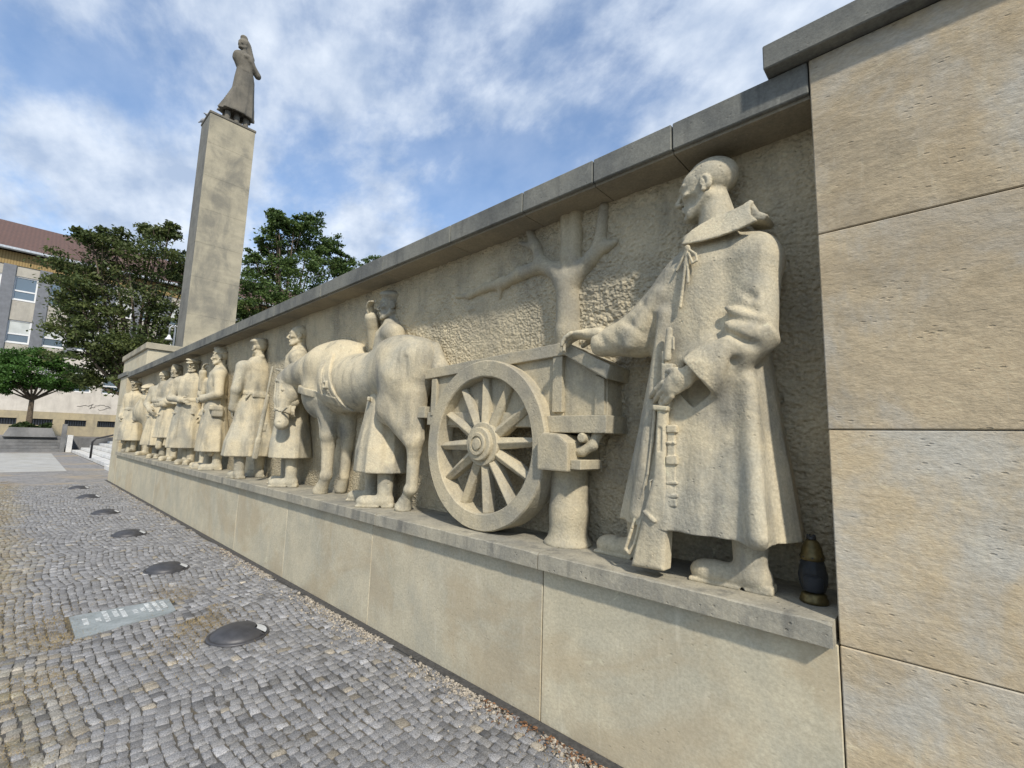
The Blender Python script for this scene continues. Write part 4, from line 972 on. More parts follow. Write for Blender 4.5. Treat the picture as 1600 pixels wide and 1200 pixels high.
def statue():
    e = empty('statue', (-21.6, 5.0, 14.56), 'weathered stone woman in a long skirt standing on top of the obelisk', 'statue')
    h = .045; b0 = np.array((-21.6, 0, 14.56)); v = lambda x, y, z: np.array((b0[0]+x, y, b0[2]+z))
    T = Sd((-22.4, 4.0, 14.6), (-20.9, 6.3, 17.9), h)
    def fold(th, z, xx, yy):
        a = smst(2.6, .4, z-b0[2]); return 1+a*(.05*np.cos(9*th+z*.8)+.14*(.6-np.abs(np.sin(5.5*th+.3*z))))
    S_ = [(.62, 5.12, .44, .66), (1.2, 5.22, .4, .54), (1.8, 5.3, .36, .43), (2.4, 5.31, .32, .39), (2.75, 5.29, .29, .33), (2.85, 5.28, .28, .31)]
    T.add(loft([(b0[2]+z, b0[0], cy, rx, ry) for z, cy, rx, ry in S_], fold), 0)
    T.sub(loft([(b0[2]+.3, b0[0], 5.12, .36, .56), (b0[2]+.85, b0[0], 5.2, .3, .48)]), .02)
    finish(T, 'skirt', STAT, e)
    T = Sd((-22.4, 4.0, 14.5), (-20.9, 6.3, 19.2), h)
    T.add(loft([(b0[2]+z, b0[0]+.02, cy, rx, ry) for z, cy, rx, ry in [(2.6, 5.29, .29, .31), (2.85, 5.28, .28, .3), (3.1, 5.23, .31, .38), (3.35, 5.19, .31, .42), (3.5, 5.17, .26, .36), (3.62, 5.15, .14, .16)]]), 0)
    T.add(loft([(b0[2]+z, b0[0], 5.31, .27, .285) for z in (2.72, 2.84)]), .02)
    head(T, v(.02, 5.12, 3.98), rz(R_(22)), 1.75, False); T.add(ell(v(-.08, 5.18, 4.1), (.24, .24, .25)), .04)
    T.add(cap(v(-.08, 5.3, 4.05), v(-.02, 5.48, 3.55), .17, .13), .06); T.add(cap(v(-.02, 5.48, 3.55), v(0, 5.5, 3.3), .13, .06), .05); T.add(ell(v(0, 5.12, 4.34), (.15, .15, .1)), .05)
    T.add(cap(v(0, 5.45, 3.35), v(.1, 5.78, 2.85), .15, .13), .06); T.add(cap(v(.1, 5.78, 2.85), v(.32, 5.35, 3.2), .13, .09), .04); T.add(ell(v(.34, 5.24, 3.3), (.08, .14, .1)), .04)
    T.add(cap(v(0, 4.95, 3.4), v(.0, 4.88, 3.22), .15, .12), .06)
    T.add(cap(v(0, 5.3, 2.7), v(0, 5.0, .9), .2, .13), .05)
    for y in (4.8, 5.15, 5.5): T.add(cap(v(0, y+.05, 1.2), v(.08, y, .15), .14, .1), .04)
    for y in (4.78, 5.13, 5.52): T.add(ell(v(.2, y, .08), (.22, .1, .09)), .04)
    finish(T, 'body', STAT, e)
obelisk(); statue()
def pigeon(loc, yaw, label):
    T = Sd((-.3, -.3, -.02), (.3, .3, .42), .022)
    T.add(ell((0, 0, .17), (.16, .09, .09), rotm('Y', -.3)), 0); T.add(ell((.13, 0, .3), (.05, .045, .05)), .04); T.add(cap((.08, 0, .22), (.13, 0, .29), .05), .03); T.add(cap((-.12, 0, .14), (-.26, 0, .1), .045, .02), .03); T.add(cap((.17, 0, .3), (.21, 0, .29), .014, .006), .01)
    for y in (-.03, .03): T.add(cap((0, y, .1), (.01, y, 0), .012), .01)
    V, F = T.mesh(); V = V@rz(yaw).T+np.array(loc); o = mesh_obj('pigeon', V, F, plain('feather_grey', (.33, .35, .38), .8) if 'feather_grey' not in MATS else MATS['feather_grey'], None, True); props(o, label, 'bird', 'pigeons on the obelisk')
pigeon((-21.75, 4.2, 14.56), 2.2, 'pale pigeon perched on the top corner of the obelisk near the statue skirt')
pigeon((-22.25, 4.15, 14.56), .6, 'small pigeon on the shaded far side edge of the obelisk top')

# ================================================================== GROUND
sett, nt, b = mat_base('granite_setts')
at = nt.nodes.new('ShaderNodeAttribute'); at.attribute_name = 'tone'; P = pos(nt)
c = mixc(nt, rng_(nt, nz(nt, P, 160, 3, .7), .3, .7), (.55, .55, .55), (1.5, 1.5, 1.5)); base = mixc(nt, 1.0, at.outputs['Color'], c, 'MULTIPLY')
nt.links.new(base, b.inputs['Base Color']); b.inputs['Roughness'].default_value = .75; b.inputs['Specular IOR Level'].default_value = .35
bump(nt, b, nz(nt, P, 90, 5, .7), .004)
def ground_mat():
    m, nt, b = mat_base('sandy_joints'); P = pos(nt)
    a = rng_(nt, nz(nt, P, 1.1, 5, .6), .5, .66); f = nz(nt, P, 60, 4, .7)
    c = mixc(nt, a, (.075, .072, .066), (.13, .11, .075)); c = mixc(nt, .6, c, mixc(nt, f, (.3, .3, .3), (.75, .75, .75)), 'OVERLAY')
    nt.links.new(c, b.inputs['Base Color']); b.inputs['Roughness'].default_value = 1; bump(nt, b, f, .006); return m
GJ = ground_mat()
def far_mat():
    m, nt, b = mat_base('plaza_paving'); P = pos(nt)
    vo = nt.nodes.new('ShaderNodeTexVoronoi'); vo.inputs['Scale'].default_value = 9; vo.inputs['Randomness'].default_value = .6; nt.links.new(P, vo.inputs['Vector'])
    c = mixc(nt, vo.outputs['Color'], (.15, .15, .155), (.3, .29, .28)); a = rng_(nt, nz(nt, P, .5, 5, .6), .45, .65)
    c = mixc(nt, mm(nt, 'MULTIPLY', a, .7), c, (.33, .27, .19)); nt.links.new(c, b.inputs['Base Color']); b.inputs['Roughness'].default_value = .95; return m
FAR = far_mat()
g = MB().quad((-400, -300, -.009), (300, -300, -.009), (300, 300, -.009), (-400, 300, -.009)).build('ground', GJ, None, fixn=False); props(g, 'sandy ground under the paved square', kind='structure')
g = MB().quad((-43.3, -60, -.004), (-18.2, -60, -.004), (-18.2, 2.9, -.004), (-43.3, 2.9, -.004)).build('plaza', FAR, None, fixn=False); props(g, 'paved square beyond the small setts', kind='structure')
slab = stone('pale_slabs', (.42, .42, .40), (.36, .36, .35), (.3, .28, .24), .5, .002, 0, streak=0, scale=.4)
g = MB().quad((-41, -60, .002), (-24, -60, .002), (-24, 1.6, .002), (-41, 1.9, .002)).build('path', slab, None, fixn=False); props(g, 'pale concrete path across the square', kind='structure')
def setts():
    V = []; F = []; T = []
    def tri(t): return abs((t % 1.)*2-1)
    row = 0; y = -3.2; y1 = 2.22
    rows = []
    while y < y1+.6:
        w_ = random.uniform(.05, .068); rows.append((y, w_)); y += w_
    for (yr, wr) in rows:
        x = -18.6+random.uniform(0, .1)
        while x < 1.6:
            L_ = random.uniform(.048, .082); xm = x+L_/2
            arc = .055*(1-(2*((xm/1.6+.2*math.sin(yr*1.7)) % 1)-1)**2)  # segment arches
            yc = yr+wr/2-arc+.02*math.sin(xm*3.1+yr*2)+random.gauss(0, .004); x += L_
            if yc > y1-.035 or yc < -2.9 or (xm < -10 and yc < -1): continue
            if -5.59 < xm < -4.98-.28*max(0, (yc-.5)) and .49 < yc < 1.22: continue
            if any((xm-c0)**2+(yc-1.42)**2 < .19**2 for c0 in DX): continue
            sa = math.atan(.055*4/1.6*(2*((xm/1.6+.2*math.sin(yr*1.7)) % 1)-1))+random.gauss(0, .09); ca_, sa_ = math.cos(sa), math.sin(sa)
            gx, gy = random.uniform(.0015, .004), random.uniform(.0015, .004); hx, hy = L_/2-gx, wr/2-gy
            z = random.uniform(-.002, .003); tx, ty = random.uniform(-.045, .045), random.uniform(-.045, .045); n = len(V)
            ch = random.uniform(.003, .007)
            cr = [(-hx, -hy), (hx, -hy), (hx, hy), (-hx, hy)]; jit = [(random.uniform(-.0055, .0055), random.uniform(-.0055, .0055)) for _ in range(4)]
            for lv, (ins, zz_) in enumerate(((0, -.03), (0, -ch*.8), (ch, 0))):
                for (a, c_), (ja, jc) in zip(cr, jit):
                    u = (a+ja)-math.copysign(ins, a); v = (c_+jc)-math.copysign(ins, c_)
                    V.append((xm+u*ca_-v*sa_, yc+u*sa_+v*ca_, z+zz_+u*tx+v*ty))
            for lv in (0, 4):
                for k in range(4): F.append((n+lv+k, n+lv+(k+1) % 4, n+lv+4+(k+1) % 4, n+lv+4+k))
            F.append((n+8, n+9, n+10, n+11))
            g_ = random.gauss(.215, .038); wm = max(0, min(1, (.42-yc+.1*math.sin(xm*1.3))/.35))*.9+random.random()*.15
            if random.random() < .05: g_ *= 1.4
            if random.random() < .03: g_ *= .6
            br = random.random()
            t = (g_*(1.0+.25*wm*br), g_*(1.0+.12*wm*br), g_*(1.02-.25*wm*br), 1)
            if random.random() < .012+.4*wm: t = (g_*1.2, g_*1.08, g_*.88, 1)
            T += [t]*12
    F = np.array(F); o = mesh_obj('sett_paving', np.array(V), F, sett, None)
    ca = o.data.color_attributes.new('tone', 'FLOAT_COLOR', 'POINT'); ca.data.foreach_set('color', np.array(T, np.float32).ravel())
    props(o, 'small grey granite setts laid in arcs in front of the relief wall', kind='structure')
DX = [-4.24, -6.75, -9.3, -11.9, -14.8, -17.1]
setts()
# dark joint strip along the wall foot
g = MB().box((-19.6, 2.2, -.03), (4.6, 2.268, .0)).build('kerb_strip', plain('bitumen', (.06, .058, .055), .95, 0, .3, 30, .01), None); props(g, 'dark joint strip along the foot of the wall', kind='structure')
# in-ground lamps
def inground():
    iron = plain('grey_iron', (.07, .07, .075), .5, .35, .2, 12, .0008); white = plain('frosted_glass', (.6, .62, .64), .35); dark = plain('lamp_well', (.02, .02, .02), .8)
    labs = ['nearest domed ground lamp cover, right of the inscribed slab', 'second nearest domed ground lamp cover in the row along the wall', 'third domed ground lamp cover counted from the near end', 'fourth domed ground lamp cover counted from the near end', 'fifth domed ground lamp cover, next to the farthest one', 'farthest and smallest looking domed ground lamp cover']
    def one():
        e = empty('ground_lamp', (0, 0, 0), '', 'ground lamp', 'domed lamps set in the paving')
        # dome with an opening facing the wall
        V = []; F = []; n, m_ = 48, 12; R0 = .2; Hh = .075
        vis = {}
        for j in range(m_+1):
            ph = (j/m_)*math.pi/2
            for i in range(n):
                a = 2*math.pi*i/n; r = R0*math.cos(ph); V.append((r*math.cos(a), r*math.sin(a), Hh*math.sin(ph)**.9))
        for j in range(m_):
            for i in range(n):
                a = 2*math.pi*(i+.5)/n; da = abs((a-math.pi/2+math.pi) % (2*math.pi)-math.pi)
                if j in (1, 2, 3, 4, 5, 6) and da < .85: continue
                F.append((j*n+i, j*n+(i+1) % n, (j+1)*n+(i+1) % n, (j+1)*n+i))
        o = mesh_obj('dome', V, F, iron, e, True)
        MB().lathe((0, 0, 0), [(.218, -.02), (.224, .0), (.22, .01), (.208, .012), (.2, .008)], 48).build('ring', iron, e, True)
        b = MB(); V = []
        for i in range(9):
            a = math.pi/2+(i-4)*.16; V.append((.2*math.cos(a), .2*math.sin(a), .016)); V.append((.13*math.cos(a), .13*math.sin(a), .05))
        b.add(V, [(2*i, 2*i+2, 2*i+3, 2*i+1) for i in range(8)]).build('lens', white, e, fixn=False)
        b = MB()
        for sg in (-1, 1):
            a = math.pi/2+sg*.85; b.tube([(.212*math.cos(a), .212*math.sin(a), .012), (.125*math.cos(a), .125*math.sin(a), .062)], .006, 6); b.build('opening_edge', iron, e, True); b = MB()
        return e
    root = one(); roots = [root]
    for k in range(5):
        r = root.copy(); col.objects.link(r); roots.append(r)
        for c_ in list(root.children): d = c_.copy(); col.objects.link(d); d.parent = r
    for r, x, l in zip(roots, DX, labs): r.location = (x, 1.42, .0); r.rotation_euler = (0, 0, random.uniform(-.1, .1)); r['label'] = l
inground()
def plaque():
    m = stone('plaque_stone', (.29, .32, .33), (.24, .27, .275), (.18, .2, .205), .5, .001, 0, streak=0, scale=2); wh = plain('worn_white_paint', (.75, .78, .78), .8, 0, .2, 40)
    e = empty('inscribed_slab', (-5.25, .85, 0), 'grey slab with worn white lines of lettering set flush in the setts', 'plaque')
    pts = [(-5.56, .515), (-4.95, .515), (-5.02, .78), (-5.045, .8), (-5.12, 1.14), (-5.16, 1.19), (-5.56, 1.21)]
    n = len(pts); V = [(x, y, .006) for x, y in pts]+[(x, y, -.05) for x, y in pts]
    MB().add(V, [tuple(range(n)), tuple(reversed(range(n, 2*n)))]+[(i, i+n, (i+1) % n+n, (i+1) % n) for i in range(n)]).build('slab', m, e)
    b = MB(); r = random.Random(3)
    for row, (yy, x0, x1) in enumerate(((.60, -5.42, -5.25), (.68, -5.36, -5.28), (.735, -5.52, -5.22), (.8, -5.52, -5.3), (.85, -5.5, -5.25), (.93, -5.4, -5.3), (.985, -5.42, -5.32), (1.03, -5.52, -5.24), (1.085, -5.54, -5.24), (1.14, -5.5, -5.3))):
        x = x0
        while x < x1:
            w_ = r.uniform(.018, .028); h_ = .034
            k = r.random()
            b.quad((x, yy-h_/2, .0085), (x+.009, yy-h_/2, .0085), (x+.009, yy+h_/2, .0085), (x, yy+h_/2, .0085))
            if k > .3: b.quad((x+.005, yy+h_/2-.011, .0089), (x+w_*.7, yy+h_/2-.011, .0089), (x+w_*.7, yy+h_/2, .0089), (x+.005, yy+h_/2, .0089))
            if k < .7: b.quad((x+w_*.6, yy-h_/2, .0089), (x+w_*.6+.008, yy-h_/2, .0089), (x+w_*.6+.008, yy+h_/2-.012, .0089), (x+w_*.6, yy+h_/2-.012, .0089))
            x += w_+.004+(.014 if r.random() < .12 else 0)
    b.build('lettering', wh, e, fixn=False)
plaque()
def debris():
    ch = plain('stone_chips', (.36, .32, .26), .95, 0, .7, 55); lf = plain('dry_leaves', (.2, .1, .045), .8, 0, .5, 25); gr = plain('dry_grass', (.27, .2, .085), .9, 0, .45, 5)
    r = np.random.default_rng(5); V = []; F = []
    for _ in range(5200):
        x = -(abs(r.normal(0, 1))**1.0)*4.2-.2 if r.random() < .7 else r.uniform(-18, 1); y = 2.2-abs(r.normal(0, .045))-.008; s = abs(r.normal(.002, .0028))+.0014
        if r.random() < .25: y -= abs(r.normal(0, .12))
        if vnoise(np.array([x]), np.array([y*0.]), 2.2, 9)[0] < .2+.35*r.random(): continue
        n = len(V); P8 = [(x+s*a*r.uniform(.5, 1.3), y+s*c*r.uniform(.5, 1.3), .004+s*(.8 if d else -.6)) for d in (0, 1) for a, c in ((-1, -1), (1, -1), (1, 1), (-1, 1))]
        V += P8; F += [(n, n+1, n+5, n+4), (n+1, n+2, n+6, n+5), (n+2, n+3, n+7, n+6), (n+3, n, n+4, n+7), (n+4, n+5, n+6, n+7)]
    o = mesh_obj('gravel_chips', V, F, ch, None); props(o, 'pale stone chips strewn along the foot of the wall', 'gravel', kind='stuff')
    V = []; F = []
    for _ in range(900):
        x = -abs(r.normal(0, 3.2))-.1; y = 2.19-abs(r.normal(0, .05)); s = r.uniform(.005, .015); q = rz(r.uniform(0, 6))@rotm('X', r.uniform(-.7, .7)); n = len(V)
        if vnoise(np.array([x]), np.array([0.]), 1.6, 13)[0] < .5: continue
        for a in ((-1, 0, 0), (0, -.5, .3), (1, 0, 0), (0, .5, .3)): V.append(tuple(q@np.array(a)*s+np.array((x, y, .012))))
        F.append((n, n+1, n+2, n+3))
    o = mesh_obj('dry_leaves', V, F, lf, None); props(o, 'brown dry leaves gathered along the foot of the wall', 'leaves', kind='stuff')
    V = []; F = []
    for _ in range(60000):
        u = r.random()
        if u < .7: x = -18*r.random()**1.3+.5-2.6; y = .0+r.normal(0, .2)
        elif u < .82: x = r.normal(-5.1, .5); y = r.normal(1.3, .13)
        elif u < .9: x = r.normal(-5.0, .5); y = r.normal(.42, .12)
        elif u < .94: x = r.normal(-4.4, .35); y = r.normal(1.15, .2)
        else: x = r.uniform(-18, 0); y = 2.15-abs(r.normal(0, .08))
        if vnoise(np.array([x]), np.array([y]), 3.2, 21)[0] < .42: continue
        a = r.uniform(0, 6.3); l = r.uniform(.008, .026); w_ = .0016; n = len(V); z0 = r.uniform(-.004, .004)
        dx, dy = math.cos(a)*l, math.sin(a)*l
        V += [(x-dy/l*w_, y+dx/l*w_, z0), (x+dy/l*w_, y-dx/l*w_, z0), (x+dx, y+dy, z0+r.uniform(.004, .014))]; F.append((n, n+1, n+2))
    o = mesh_obj('dry_grass', V, F, gr, None); props(o, 'dry yellow grass and moss growing in the joints between the setts', 'grass', kind='stuff')
debris()

# ================================================================== BACKGROUND
XS = -43.3
def terrace():
    st = stone('step_stone', (.2, .2, .2), (.15, .155, .16), (.1, .1, .1), .5, .003, 0, streak=.2, scale=.5); ws = stone('white_step_stone', (.62, .62, .6), (.52, .52, .52), (.4, .4, .38), .4, .002, 0, streak=.1, scale=.5)
    e = empty('steps', (XS, -5, 0), 'low dark grey steps across the far end of the square', 'steps')
    for i in range(5): MB().box((XS-.38*(i+1), -30, .19*i-.02*(i == 0)), (XS-.38*i, 2.62, .19*(i+1)), .012).build('step', st, e)
    g = MB().quad((-120, -80, .945), (XS-1.9, -80, .945), (XS-1.9, 60, .945), (-120, 60, .945)).build('terrace', FAR, None, fixn=False); props(g, 'raised terrace in front of the school like building', kind='structure')
    g = MB().box((-120, 2.9, .0), (XS-1.91, 60, .94)).build('terrace_bank', st, None); props(g, 'retaining edge under the raised terrace', kind='structure')
    g = MB().box((XS-1.9, 5.6, .0), (-25.2, 40, .93)).build('upper_landing', st, None); props(g, 'upper landing behind the white steps', kind='structure')
    g = MB().quad((XS-1.8, 6.0, .96), (-25.3, 6.0, .96), (-25.3, 30, .96), (XS-1.8, 30, .96)).build('lawn', plain('dry_lawn', (.2, .18, .08), 1, 0, .3, 3), None, fixn=False); props(g, 'dry lawn above the white steps', kind='structure')
    e = empty('white_steps', (-32, 4, 0), 'white stone steps rising behind the far pier', 'steps')
    for i in range(6): MB().box((XS+.3, 2.95+.44*i, .155*i-.02*(i == 0)), (-25.1, 2.95+.44*(i+1), .155*(i+1)), .012).build('step', ws, e)
    MB().box((-25.0, 2.75, -.02), (-19.6, 2.92, .16), .01).build('kerb', ws, e)
    o = MB().box((XS-1.9, 2.66, -.02), (XS+.28, 2.94, 1.12), .01).build('cheek_wall', ws, None); props(o, 'pale low wall beside the dark grey steps', 'wall')
    o = MB().box((XS-.15, 2.36, -.02), (XS+.2, 2.6, 1.85), .02).add([], []).build('stone_post', st, None); props(o, 'dark grey square post at the right end of the far steps', 'post')
    dm = plain('dark_rail', (.03, .03, .032), .5, .5)
    e = empty('handrail', PZ(141, 716, .1), 'dark bent handrail climbing beside the white steps', 'handrail')
    p0 = PZ(141, 716, .16); 
    MB().tube([p0, (p0[0], p0[1], .95), (p0[0]-.0, p0[1]+.12, 1.12), (p0[0], p0[1]+2.2, 1.75), (p0[0], p0[1]+2.8, 1.8)], .045, 8).build('rail', dm, e, True)
    MB().tube([(p0[0], p0[1]+2.3, .9), (p0[0], p0[1]+2.3, 1.78)], .035, 8).build('post', dm, e, True)
terrace()
XB = -52.
def building():
    cr = stone('travertine_cladding', (.60, .57, .52), (.53, .5, .46), (.4, .38, .35), .4, .002, 0, streak=.3, scale=.35); gy = plain('grey_render', (.17, .18, .2), .9, 0, .12, 3); bs = stone('basement_stone', (.42, .36, .24), (.35, .31, .22), (.25, .22, .18), .5, .003, 0, streak=.3, scale=.5)
    sp = stone('spandrel_panels', (.42, .4, .35), (.37, .35, .31), (.3, .29, .26), .4, .002, 0, streak=.2, scale=.4); ye = None
    m, nt, b = mat_base('yellow_boards'); P = pos(nt, (1, 1, 1)); wv = nt.nodes.new('ShaderNodeTexWave'); wv.bands_direction = 'Y'; wv.inputs['Scale'].default_value = 2.0; nt.links.new(P, wv.inputs['Vector'])
    nt.links.new(mixc(nt, wv.outputs[0], (.22, .15, .06), (.33, .235, .10)), b.inputs['Base Color']); b.inputs['Roughness'].default_value = .8; ye = m
    m, nt, b = mat_base('roof_tiles'); P = pos(nt); wv = nt.nodes.new('ShaderNodeTexWave'); wv.bands_direction = 'Y'; wv.inputs['Scale'].default_value = 1.2; nt.links.new(P, wv.inputs['Vector'])
    w2 = nt.nodes.new('ShaderNodeTexWave'); w2.bands_direction = 'Z'; w2.inputs['Scale'].default_value = 1.4; nt.links.new(P, w2.inputs['Vector'])
    c = mixc(nt, nz(nt, P, 2.2, 4), (.16, .085, .065), (.1, .06, .05)); c = mixc(nt, mm(nt, 'MULTIPLY', w2.outputs[0], .35), c, (.05, .035, .03)); c = mixc(nt, mm(nt, 'MULTIPLY', wv.outputs[0], .3), c, (.06, .04, .035)); nt.links.new(c, b.inputs['Base Color']); b.inputs['Roughness'].default_value = .8; roof = m
    wf = plain('white_window_frame', (.72, .73, .74), .5, 0, .03); 
    m, nt, b = mat_base('window_glass'); b.inputs['Base Color'].default_value = (.12, .16, .2, 1); b.inputs['Roughness'].default_value = .06; b.inputs['Specular IOR Level'].default_value = .9; gl = m
    bl = plain('window_blind', (.5, .53, .52), .8, 0, .1, 2); iron = plain('window_bars', (.05, .06, .08), .6, .4)
    e = empty('building', (XB, 10, .9), 'long school like building with grey pilasters, white windows and a brown tiled roof', 'building')
    y0, pitch, ww = -1.05-1.98*6, 1.98, 1.29; N = 24; ya, yc = y0-.69, y0+pitch*N
    F1, F2, G = (11.35, 13.2), (8.0, 9.75), (4.55, 6.27)
    MB().box((XB-12, ya, .9), (XB-.5, yc, 15.0)).build('wall', cr, e)
    # wall bands around the openings
    b = MB(); g_ = MB(); s_ = MB()
    for (z0, z1) in ((2.81, G[0]), (G[1], 7.3)): b.box((XB-.5, ya, z0), (XB, yc, z1))
    for k in range(N+1):
        yy = y0+pitch*k
        b.box((XB-.5, yy-.69, G[0]+.001), (XB-.002, yy, G[1]-.001)); g_.box((XB-.5, yy-.69, 7.3), (XB+.06, yy, 14.0))
        if k < N:
            for z0, z1 in ((7.301, F2[0]), (F2[1], F1[0]), (F1[1], 13.999)):
                    if -9.5 < yy < 30: MB().box((XB-.5, yy+.001, z0), (XB-.05, yy+ww-.001, z1)).build('spandrel', sp, e)
                    else: s_.box((XB-.5, yy+.001, z0), (XB-.05, yy+ww-.001, z1))
    b.build('cladding', cr, e); g_.build('pilasters', gy, e); s_.build('spandrels', sp, e)
    MB().box((XB-.5, ya, 14.0), (XB+.02, yc, 15.0)).build('frieze', ye, e)
    b = MB(); b.box((XB-.6, ya-.05, 2.25), (XB+.08, yc, 2.80)); b.box((XB-.6, ya-.05, .9), (XB+.09, yc, 1.75))
    for k in range(N+1): b.box((XB-.6, y0+pitch*k-.69, 1.751), (XB+.075, y0+pitch*k, 2.249))
    b.build('basement', bs, e)
    rf = MB(); rf.add([(XB+.55, ya-.4, 15.12), (XB+.55, yc, 15.12), (XB-6.5, yc, 19.3), (XB-6.5, ya-.4, 19.3), (XB-13, ya-.4, 15.12), (XB-13, yc, 15.12), (XB+.55, ya-.4, 15.0), (XB+.55, yc, 15.0)], [(0, 1, 2, 3), (3, 2, 5, 4), (0, 3, 4), (1, 5, 2), (0, 6, 7, 1)]); rf.build('roof', roof, e)
    b = MB(); b.box((XB+.4, ya-.4, 15.0), (XB+.72, yc, 15.22), .05); b.build('gutter', plain('zinc', (.42, .45, .48), .5, .3), e)
    protos = {}
    r = random.Random(4)
    for (z0, z1), kind in ((F1, 'window'), (F2, 'window'), (G, 'window')):
        for k in range(N):
            yy = y0+pitch*k
            if yy < -9.5 or yy > 30: continue
            H_ = z1-z0
            if (z0,) not in protos:
                w_ = bpy.data.objects.new('window', None); col.objects.link(w_); w_.parent = e
                b = MB(); t = .09; zs_ = .36*H_
                for lo, hi in (((0, 0, 0), (.1, ww, t)), ((0, 0, H_-t), (.1, ww, H_)), ((0, 0, t), (.1, t, H_-t)), ((0, ww-t, t), (.1, ww, H_-t)), ((.002, t, zs_), (.098, ww-t, zs_+.11))): b.box(lo, hi)
                def mk(bb, nm, mt):
                    o = mesh_obj(nm, bb.V, bb.F, mt, None); o.location = (0, 0, 0)
                    o.data.vertices.foreach_set('co', np.array(bb.V, np.float32).ravel()); o.parent = w_; return o
                fr = mk(b, 'frame', wf); pn = mk(MB().box((.03, t, t), (.05, ww-t, H_-t)), 'pane', gl); bd = mk(MB().box((.052, t, zs_+.12), (.06, ww-t, H_-t)), 'blind', bl); sl = mk(MB().box((.0, -.03, -.06), (.2, ww+.03, -.002)), 'sill', wf)
                protos[(z0,)] = (w_, [fr, pn, bd, sl])
            else:
                src, ch = protos[(z0,)]; w_ = src.copy(); col.objects.link(w_); w_.parent = e
                for c_ in ch:
                    if c_.name.startswith('blind') and r.random() < (.25 if z0 == G[0] else .6): continue
                    d = c_.copy(); col.objects.link(d); d.parent = w_
            w_.location = (XB-.22-e.location[0], yy-e.location[1], z0-e.location[2])
    for k in range(5, 16):
        yy = y0+pitch*k; b = MB(); b.box((XB-.3, yy, 1.76), (XB-.2, yy+ww, 2.24)); 
        o = b.build('basement_window', plain('dark_opening', (.02, .025, .03), .4) if 'dark_opening' not in MATS else MATS['dark_opening'], e)
        b = MB()
        for j in range(9): b.box((XB-.05, yy+.06+j*.145, 1.755), (XB-.02, yy+.1+j*.145, 2.245))
        b.build('bars', iron, o)
    # graffiti scribble on the cladding
    gpts = [(120, 636), (130, 632), (137, 636), (146, 630), (141, 640), (150, 633), (158, 634), (168, 634), (172, 638), (160, 640), (150, 640)]
    P_ = [Vector(PX(x, y, XB+.012)) for x, y in gpts]; pts = []
    for i in range(len(P_)-1):
        for t in (0, .33, .66): pts.append(P_[i].lerp(P_[i+1], t)+Vector((0, .06*math.sin(5*t+i), .07*math.cos(3*i+5*t))))
    MB().tube(pts, .018, 5).build('graffiti', plain('spray_paint', (.12, .11, .11), .7), e, True)
building()

BARK = plain('bark', (.09, .07, .05), .95, 0, .35, 12, .02)
def leafmat(name, c, c2):
    m, nt, b = mat_base(name); at = nt.nodes.new('ShaderNodeAttribute'); at.attribute_name = 'tone'
    cc = mixc(nt, at.outputs['Fac'], c, c2); nt.links.new(cc, b.inputs['Base Color']); b.inputs['Roughness'].default_value = .55; b.inputs['Specular IOR Level'].default_value = .3
    b.inputs['Subsurface Weight'].default_value = 0
    tr = nt.nodes.new('ShaderNodeBsdfTranslucent'); nt.links.new(cc, tr.inputs[0]); mx = nt.nodes.new('ShaderNodeMixShader'); mx.inputs[0].default_value = .3
    nt.links.new(b.outputs[0], mx.inputs[1]); nt.links.new(tr.outputs[0], mx.inputs[2]); nt.links.new(mx.outputs[0], [n for n in nt.nodes if n.type == 'OUTPUT_MATERIAL'][0].inputs[0]); return m
LEAF_D = leafmat('deep_foliage', (.035, .06, .018), (.12, .145, .045)); LEAF_G = leafmat('bright_foliage', (.035, .09, .015), (.09, .19, .04)); LEAF_M = leafmat('lime_tree_foliage', (.035, .07, .018), (.11, .165, .045))
